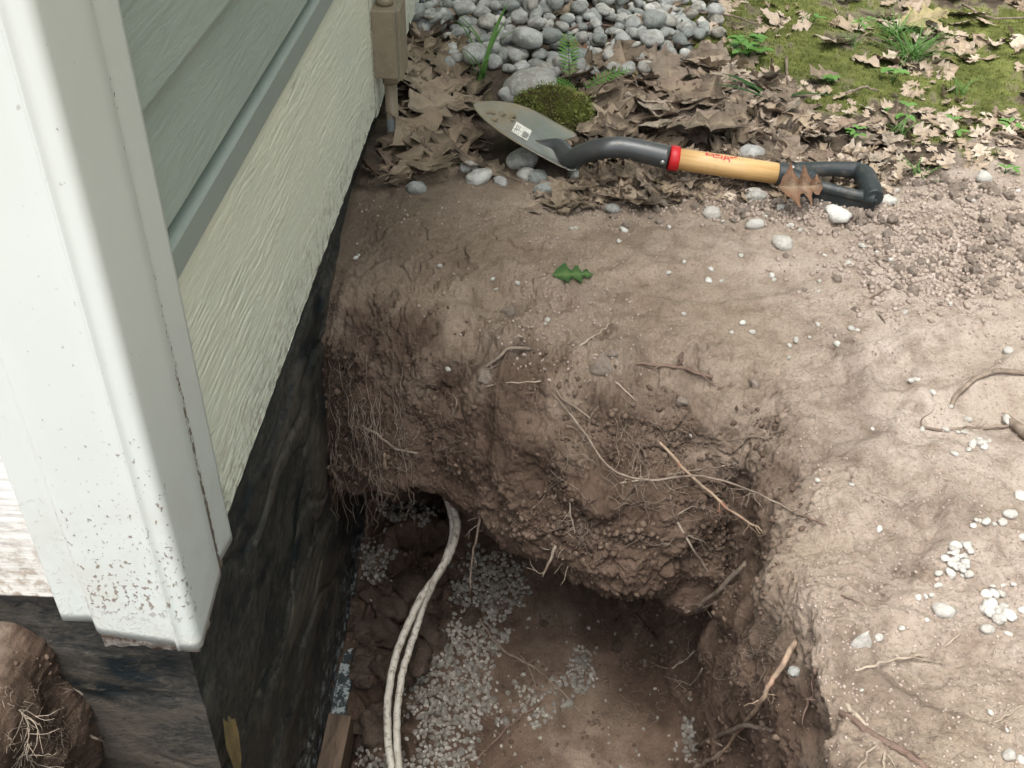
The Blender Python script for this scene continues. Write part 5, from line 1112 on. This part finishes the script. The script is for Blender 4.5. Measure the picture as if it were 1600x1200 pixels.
R([(1018, 678), (1055, 718), (1100, 762), (1150, 803), (1195, 832)], 6, 3, 'straight reddish root slanting down the right end of the bank', M_rootr, 'span', branches=12)
R([(860, 612), (905, 665), (950, 728), (1010, 750), (1080, 742), (1150, 758), (1220, 790), (1290, 825)], 4, 3, 'long thin root arching across the bank towards the right', M_root, 'span', branches=16)
R([(950, 757), (990, 752), (1035, 748), (1085, 735)], 3, 2, 'thin pale root crossing the bank face', M_rootp, 'span', branches=8)
R([(1030, 742), (1080, 735), (1130, 728), (1160, 722)], 3, 2, 'thin root web above the crossing roots', M_root, 'span', branches=14)
R([(1045, 783), (1075, 845), (1100, 882), (1120, 918)], 4, 3, 'slim pale root leaning in the corner of the pit', M_rootp, 'span', branches=3)
R([(1060, 830), (1090, 843), (1120, 860)], 3, 2, 'short root crossing the slim leaning root', M_root, 'span', branches=2)
R([(1045, 810), (1080, 793), (1105, 796)], 3, 2, 'short forked root near the corner of the pit', M_root, 'span', branches=2)
R([(1167, 880), (1130, 915), (1100, 940), (1085, 957)], 9, 6, 'thick brown root bridging the corner of the pit', M_root, 'span', branches=2)
R([(1085, 958), (1110, 945), (1140, 930)], 3, 2, 'thin root under the thick bridging root', M_root, 'span', branches=2)
R([(1245, 1000), (1225, 1032), (1208, 1060), (1190, 1095), (1160, 1135), (1138, 1165), (1120, 1195)], 9, 5, 'peeled root with red and orange bark reaching down from the right bank', M_rootr, 'span', branches=6, lift=.022)
R([(1088, 1168), (1130, 1147), (1165, 1134), (1205, 1140), (1243, 1127)], 8, 6, 'brown root crossing below the peeled root', M_root, 'span', branches=5)
R([(1145, 1165), (1120, 1182), (1095, 1198), (1085, 1225)], 7, 6, 'brown root at the bottom edge of the right bank', M_root, 'span', branches=5)
R([(1240, 1082), (1275, 1096), (1320, 1115), (1352, 1140), (1385, 1160), (1420, 1178), (1455, 1205)], 9, 11, 'thick dark root half buried in the lower right soil', M_rootd, lift=.002, branches=14)
R([(1318, 1097), (1332, 1112), (1350, 1132)], 8, 7, 'pale broken stick beside the half-buried root', M_rootp, name='stick', cat='stick')
R([(1385, 1160), (1382, 1185), (1384, 1215)], 5, 4, 'rootlet pointing to the bottom edge of the picture', M_rootp, branches=3)
R([(1375, 1155), (1355, 1180), (1340, 1200)], 4, 3, 'pale rootlet left of the bottom rootlet', M_rootp, branches=5)
R([(1485, 640), (1496, 615), (1525, 592), (1560, 579), (1610, 585)], 7, 8, 'curved grey root looping over the soil at the right edge', M_root, lift=.005)
R([(1425, 668), (1470, 671), (1530, 668), (1580, 664)], 4, 5, 'straight thin root on the soil at the right', M_root, lift=.003, branches=3)
R([(1572, 655), (1590, 668), (1615, 690)], 15, 16, 'thick grey root end at the right edge', M_root, lift=.005)
R([(888, 558), (915, 535), (935, 520), (955, 503)], 4, 3, 'pale dry stick leaning over a hollow in the soil', M_rootp, 'span', name='stick', cat='stick')
R([(745, 582), (775, 562), (795, 545), (828, 544)], 5, 6, 'bent brown root on the upper bank', M_root, lift=.005, branches=3)
R([(980, 568), (1030, 570), (1075, 578), (1112, 591)], 5, 6, 'dark root lying level on the shoulder of the bank', M_rootd, lift=.004, branches=3)
R([(1058, 575), (1064, 560), (1066, 552)], 6, 5, 'stub standing on the dark level root', M_rootd, lift=.008)
R([(940, 588), (965, 600), (993, 626)], 3, 2, 'short pale root below the hollow', M_rootp)
R([(752, 605), (800, 598), (845, 596)], 2, 2, 'straight hair root on the bank', M_rootp)
R([(862, 600), (880, 625), (905, 640), (935, 665)], 3, 3, 'thin root running down the bank to the forked pair', M_root)
R([(560, 662), (590, 680), (620, 702), (662, 710)], 5, 3, 'branching root in the corner by the foundation', M_root, 'span', branches=9)
R([(600, 700), (601, 722), (598, 748)], 6, 5, 'short reddish root stub hanging by the foundation', M_rootr, 'drop')
R([(700, 612), (712, 625), (710, 645)], 3, 2, 'tiny hooked root on the bank', M_root)
R([(1325, 1052), (1365, 1038), (1400, 1030), (1442, 1024)], 4, 4, 'long pale root lying on the lower right soil', M_rootp, branches=3)
R([(1462, 1027), (1480, 1008), (1500, 992)], 3, 2, 'thin pale root right of the long pale one', M_rootp)
R([(1550, 1130), (1575, 1118), (1600, 1100)], 3, 2, 'thin forked root at the lower right edge', M_rootp, branches=2)
R([(1308, 928), (1330, 937), (1352, 947)], 3, 2, 'short dark twig above the pointed white stone', M_rootd, name='twig', cat='twig')
R([(1235, 800), (1262, 808), (1290, 820)], 4, 3, 'dark root tip on the right bank shoulder', M_rootd, branches=3)
R([(1180, 770), (1210, 785), (1240, 798)], 4, 3, 'root coming out of the right bank shoulder', M_root, branches=8)
R([(1043, 1048), (1065, 1035), (1085, 1018)], 3, 2, 'thin forked root above the pit floor at the right', M_rootp, branches=3)
R([(1052, 1092), (1080, 1070), (1098, 1045)], 3, 2, 'curved thin root above the pit floor at the right', M_rootp, branches=2)
R([(1130, 690), (1190, 683), (1240, 720)], 3, 2, 'thin root on the shoulder of the right bank', M_root, branches=8)
R([(1360, 478), (1378, 495), (1384, 505)], 4, 2, 'thin curved root on the soil below the clods', M_root)
R([(1353, 470), (1370, 460), (1385, 450)], 4, 3, 'small grey stick among the clods', M_rootd, name='twig', cat='twig')
R([(95, 1062), (130, 1085), (160, 1108), (182, 1132)], 4, 3, 'thin pale root over the mound at the lower left', M_rootp, 'span', branches=3)
R([(140, 1148), (160, 1158), (182, 1168)], 4, 3, 'short root stub in the lower left corner of the pit', M_root, 'span')
R([(20, 1100), (45, 1130), (40, 1175), (60, 1200)], 2, 2, 'fine root tangle on the mound at the lower left', M_rootp, branches=22)
for (a, nm_) in (([(1083, 100), (1130, 124), (1180, 122), (1228, 128)], 'long dry twig lying on the moss behind the leaf pile'),
                 ([(870, 60), (930, 43), (985, 54), (1062, 61)], 'thin dark twig across the river stones'),
                 ([(1090, 27), (1130, 31), (1182, 45)], 'grey twig on the moss near the top'),
                 ([(1228, 90), (1230, 130), (1237, 172)], 'short upright grey twig among the leaves at the right'),
                 ([(1320, 160), (1345, 150), (1370, 152)], 'thin twig lying on the moss'),
                 ([(1500, 20), (1550, 42), (1612, 40)], 'twig among the leaves at the top right'),
                 ([(1540, 235), (1570, 240), (1605, 250)], 'twig at the right edge below the moss'),
                 ([(1130, 165), (1152, 148), (1160, 133)], 'pale stalk in the leaf pile'),
                 ([(1555, 190), (1575, 200), (1590, 205)], 'thin stem at the right edge of the moss')):
    P_ = [down(*onz(x, y)[:2])[0] + np.array([0, 0, .012]) for x, y in a]; V, F = tube(P_, [.0030, .0018], 7, seg=4, jit=.0012); obj('twig', V, F, M_rootd if 'dark' in nm_ else M_root, label=nm_, category='twig')
# hair roots matted along the foundation and on the bank: nobody could count them
def rootmat():
    parts = []
    def hair(x, y, n_, st, vx, vy, sp=.55, r_=.0005, lift=.006):
        for k in range(1):
            pts = []; a, b = x, y
            for m in range(n_):
                pts.append(hit(a, b, lift * (.4 + random.random()))[0]); a += vx * st + random.gauss(0, st * sp); b += vy * st + random.gauss(0, st * sp * .7)
            # forget jumps in depth: the hair hangs on from its last point
            for m in range(1, n_):
                if np.linalg.norm(pts[m] - pts[m - 1]) > .05: pts[m] = pts[m - 1] + np.array([random.gauss(0, .003), -.001, -.008])
            parts.append(tube(pts, [r_, r_ * .5], 4, seg=2, cap=False))
    for k in range(34): hair(random.uniform(510, 600), random.uniform(520, 790), random.randrange(5, 12), 12, .02, .9)
    for k in range(26): hair(random.uniform(505, 640), random.uniform(540, 700), random.randrange(12, 20), 13, .03, .95, .25, .0006, .008)
    for k in range(22): hair(random.uniform(860, 1120), random.uniform(620, 760), random.randrange(9, 15), 12, random.choice([-.3, .3, .7]), .7, .35, .0005, .01)
    for k in range(14): hair(random.uniform(520, 640), random.uniform(640, 800), 7, 8, .6, .5, .9)
    for k in range(45): hair(random.uniform(560, 720), random.uniform(560, 760), 6, 9, 0, .3, 1.0, .0004)
    for k in range(90): hair(random.uniform(960, 1260), random.uniform(640, 860), 6, 9, random.choice([-.8, .8]), .1, .9, .0004)
    for k in range(75): hair(random.gauss(1195, 25), random.gauss(1000, 30), 5, 7, 0, .2, 1.1, .00035)
    for k in range(50): hair(random.gauss(1110, 30), random.gauss(1060, 40), 5, 8, 0, .2, 1.1, .00035)
    for k in range(40): hair(random.gauss(900, 18), random.gauss(825, 14), 5, 6, 0, .6, 1.0, .00035)
    for k in range(45): hair(random.uniform(0, 100), random.uniform(1060, 1200), 5, 8, 0, .5, 1.1, .00035)
    for k in range(60): hair(random.uniform(560, 1000), random.uniform(480, 720), 5, 8, 0, .2, 1.1, .00035)
    for k in range(50): hair(random.gauss(1410, 60), random.gauss(1150, 30), 5, 8, 0, .2, 1.1, .00035)
    for k in range(40): hair(random.gauss(940, 40), random.gauss(1120, 25), 5, 8, 0, .2, 1.1, .00035)
    V, F = join(parts); obj('hair_roots', V, F, M_root, kind='stuff', label='mat of hair-fine roots hanging along the foundation and the pit banks', category='roots')
rootmat()

# two white cables from the cavity to the bottom edge
cab = NT('white_cable', .5, .35); n1 = cab.noise(120, 5, .75, cab.coords((1, 1, .6))); n2 = cab.noise(30, 4)
c = cab.mix(cab.ramp(n1, [(.52, 0), (.60, .9)]), (.50, .475, .41), (.17, .135, .10)); c = cab.mix(cab.ramp(n2, [(.45, 0), (.7, .6)]), c, (.36, .32, .26)); cab.col(c); cab.bump(n1, .0008, .6)
def cable(pts, label, r_):
    P_ = [onz(x, y, z) for (x, y, z) in pts]; V, F = tube(P_, r_, 14, seg=8, jit=.0004); obj('cable', V, F, cab.m, label=label, category='cable')
cable([(688, 760, -.31), (704, 785, -.335), (714, 820, -.37), (705, 860, -.41), (686, 895, -.445), (660, 930, -.475), (638, 975, -.505), (620, 1020, -.53), (609, 1070, -.55), (605, 1120, -.565), (608, 1170, -.575), (616, 1230, -.585)], 'dirty white cable coming out of the cavity, left and upper of the two', .0058)
cable([(690, 762, -.32), (702, 790, -.35), (708, 830, -.39), (697, 872, -.42), (678, 908, -.45), (661, 948, -.50), (648, 990, -.53), (633, 1035, -.55), (624, 1080, -.565), (620, 1130, -.575), (621, 1180, -.585), (627, 1230, -.59)], 'dirty white cable coming out of the cavity, right and lower of the two', .0056)

# brown plank standing in the pit by the foundation
wd2 = NT('wet_brown_wood', .75, .3); n1 = wd2.noise(60, 6, .65, wd2.coords((1, .08, 1)), .8); wd2.col(wd2.mix(wd2.ramp(n1, [(.35, 0), (.65, 1)]), (.055, .038, .026), (.15, .105, .072))); wd2.bump(n1, .002, .8)
a = onz(549, 1118, -.62); b = onz(524, 1240, -.64)
V = []
for q in (a, b):
    for (dx, dz) in ((-.035, -.06), (0, -.06), (0, 0), (-.035, .004)): V.append((q[0] + dx, q[1], q[2] + dz))
me = mesh('plank', V, [(0, 1, 2, 3), (7, 6, 5, 4), (0, 4, 5, 1), (1, 5, 6, 2), (2, 6, 7, 3), (3, 7, 4, 0)], smooth=False)
bm = bmesh.new(); bm.from_mesh(me); bmesh.ops.recalc_face_normals(bm, faces=bm.faces); bm.to_mesh(me); bm.free(); bevel(me, .0015)
link('plank', me, wd2.m, label='dark brown wooden plank on edge in the pit beside the foundation', category='plank')

# ------------------------------------------------------------ broad-leaved trees round the clearing (out of the picture; they shade and tint the light)
def trees():
    bark = plain('tree_bark', (.09, .075, .055), .9, var=.4, sc=12, bs=40, bd=.01)
    lf = bpy.data.materials.new('canopy_leaf'); lf.use_nodes = True; N_ = lf.node_tree.nodes; L_ = lf.node_tree.links; pb = N_['Principled BSDF']; pb.inputs['Base Color'].default_value = (.085, .16, .05, 1); pb.inputs['Roughness'].default_value = .5
    tl = N_.new('ShaderNodeBsdfTranslucent'); tl.inputs[0].default_value = (.34, .58, .20, 1); mx = N_.new('ShaderNodeMixShader'); mx.inputs[0].default_value = .55
    L_.new(pb.outputs[0], mx.inputs[1]); L_.new(tl.outputs[0], mx.inputs[2]); L_.new(mx.outputs[0], N_['Material Output'].inputs[0])
    g = np.random.default_rng(5); n = 5200; cen_ = g.normal(size=(70, 3)); cen_ /= np.linalg.norm(cen_, axis=1)[:, None]; cen_ *= g.uniform(.45, 1, (70, 1)) * np.array([1.7, 1.7, 1.9]); B = cen_[g.integers(0, 70, n)] + g.normal(size=(n, 3)) * .36
    a = g.normal(size=(n, 3)); a /= np.linalg.norm(a, axis=1)[:, None]; b = np.cross(a, g.normal(size=(n, 3))); b /= np.linalg.norm(b, axis=1)[:, None]; s1 = g.uniform(.05, .11, (n, 1))
    V = np.stack([B - a * s1, B - b * s1 * .5, B + a * s1, B + b * s1 * .5], 1).reshape(-1, 3) + np.array([0, 0, 4.6]); crown = mesh('crown', V, np.arange(len(V)).reshape(-1, 4), False); crown.materials.append(lf)
    parts = [tube([(0, 0, -.3), (.04, .02, 1.3), (-.03, .05, 2.8), (.05, 0, 4.6), (.1, .1, 5.8)], [.17, .13, .11, .07, .02], 10, seg=3)]
    for k in range(9):
        th = k * 2.4; z = 2.6 + .3 * k; parts.append(tube([(0, 0, z), (.6 * math.cos(th), .6 * math.sin(th), z + .5), (1.4 * math.cos(th), 1.4 * math.sin(th), z + .9)], [.05, .03, .012], 6, seg=2))
    tv, tf = join(parts); trunk = mesh('trunk', tv, tf); trunk.materials.append(bark)
    for k, (x, y, sc) in enumerate([(4.0, 1.0, .95), (3.7, 3.0, .85), (3.6, -.7, .8), (4.2, 6.2, .95), (5.0, 4.6, 1.1), (6.8, 2.6, 1.3), (2.4, 8.4, 1.15), (5.0, -2.2, 1.0), (7.2, -.4, 1.3), (5.2, 8.6, 1.3), (-.4, 11.2, 1.3), (8.0, 6.2, 1.4)]):
        t_ = empty('broadleaf_tree', (x, y, down(x, y, 5)[0][2]), label='leafy green tree standing in the wood beyond the moss', category='tree', group='trees of the wood'); t_.scale = (sc, sc, sc); t_.rotation_euler = (0, 0, k * 1.3)
        for nm, me in (('trunk', trunk), ('crown', crown)): o = bpy.data.objects.new(nm, me); COL.objects.link(o); o.parent = t_
trees()
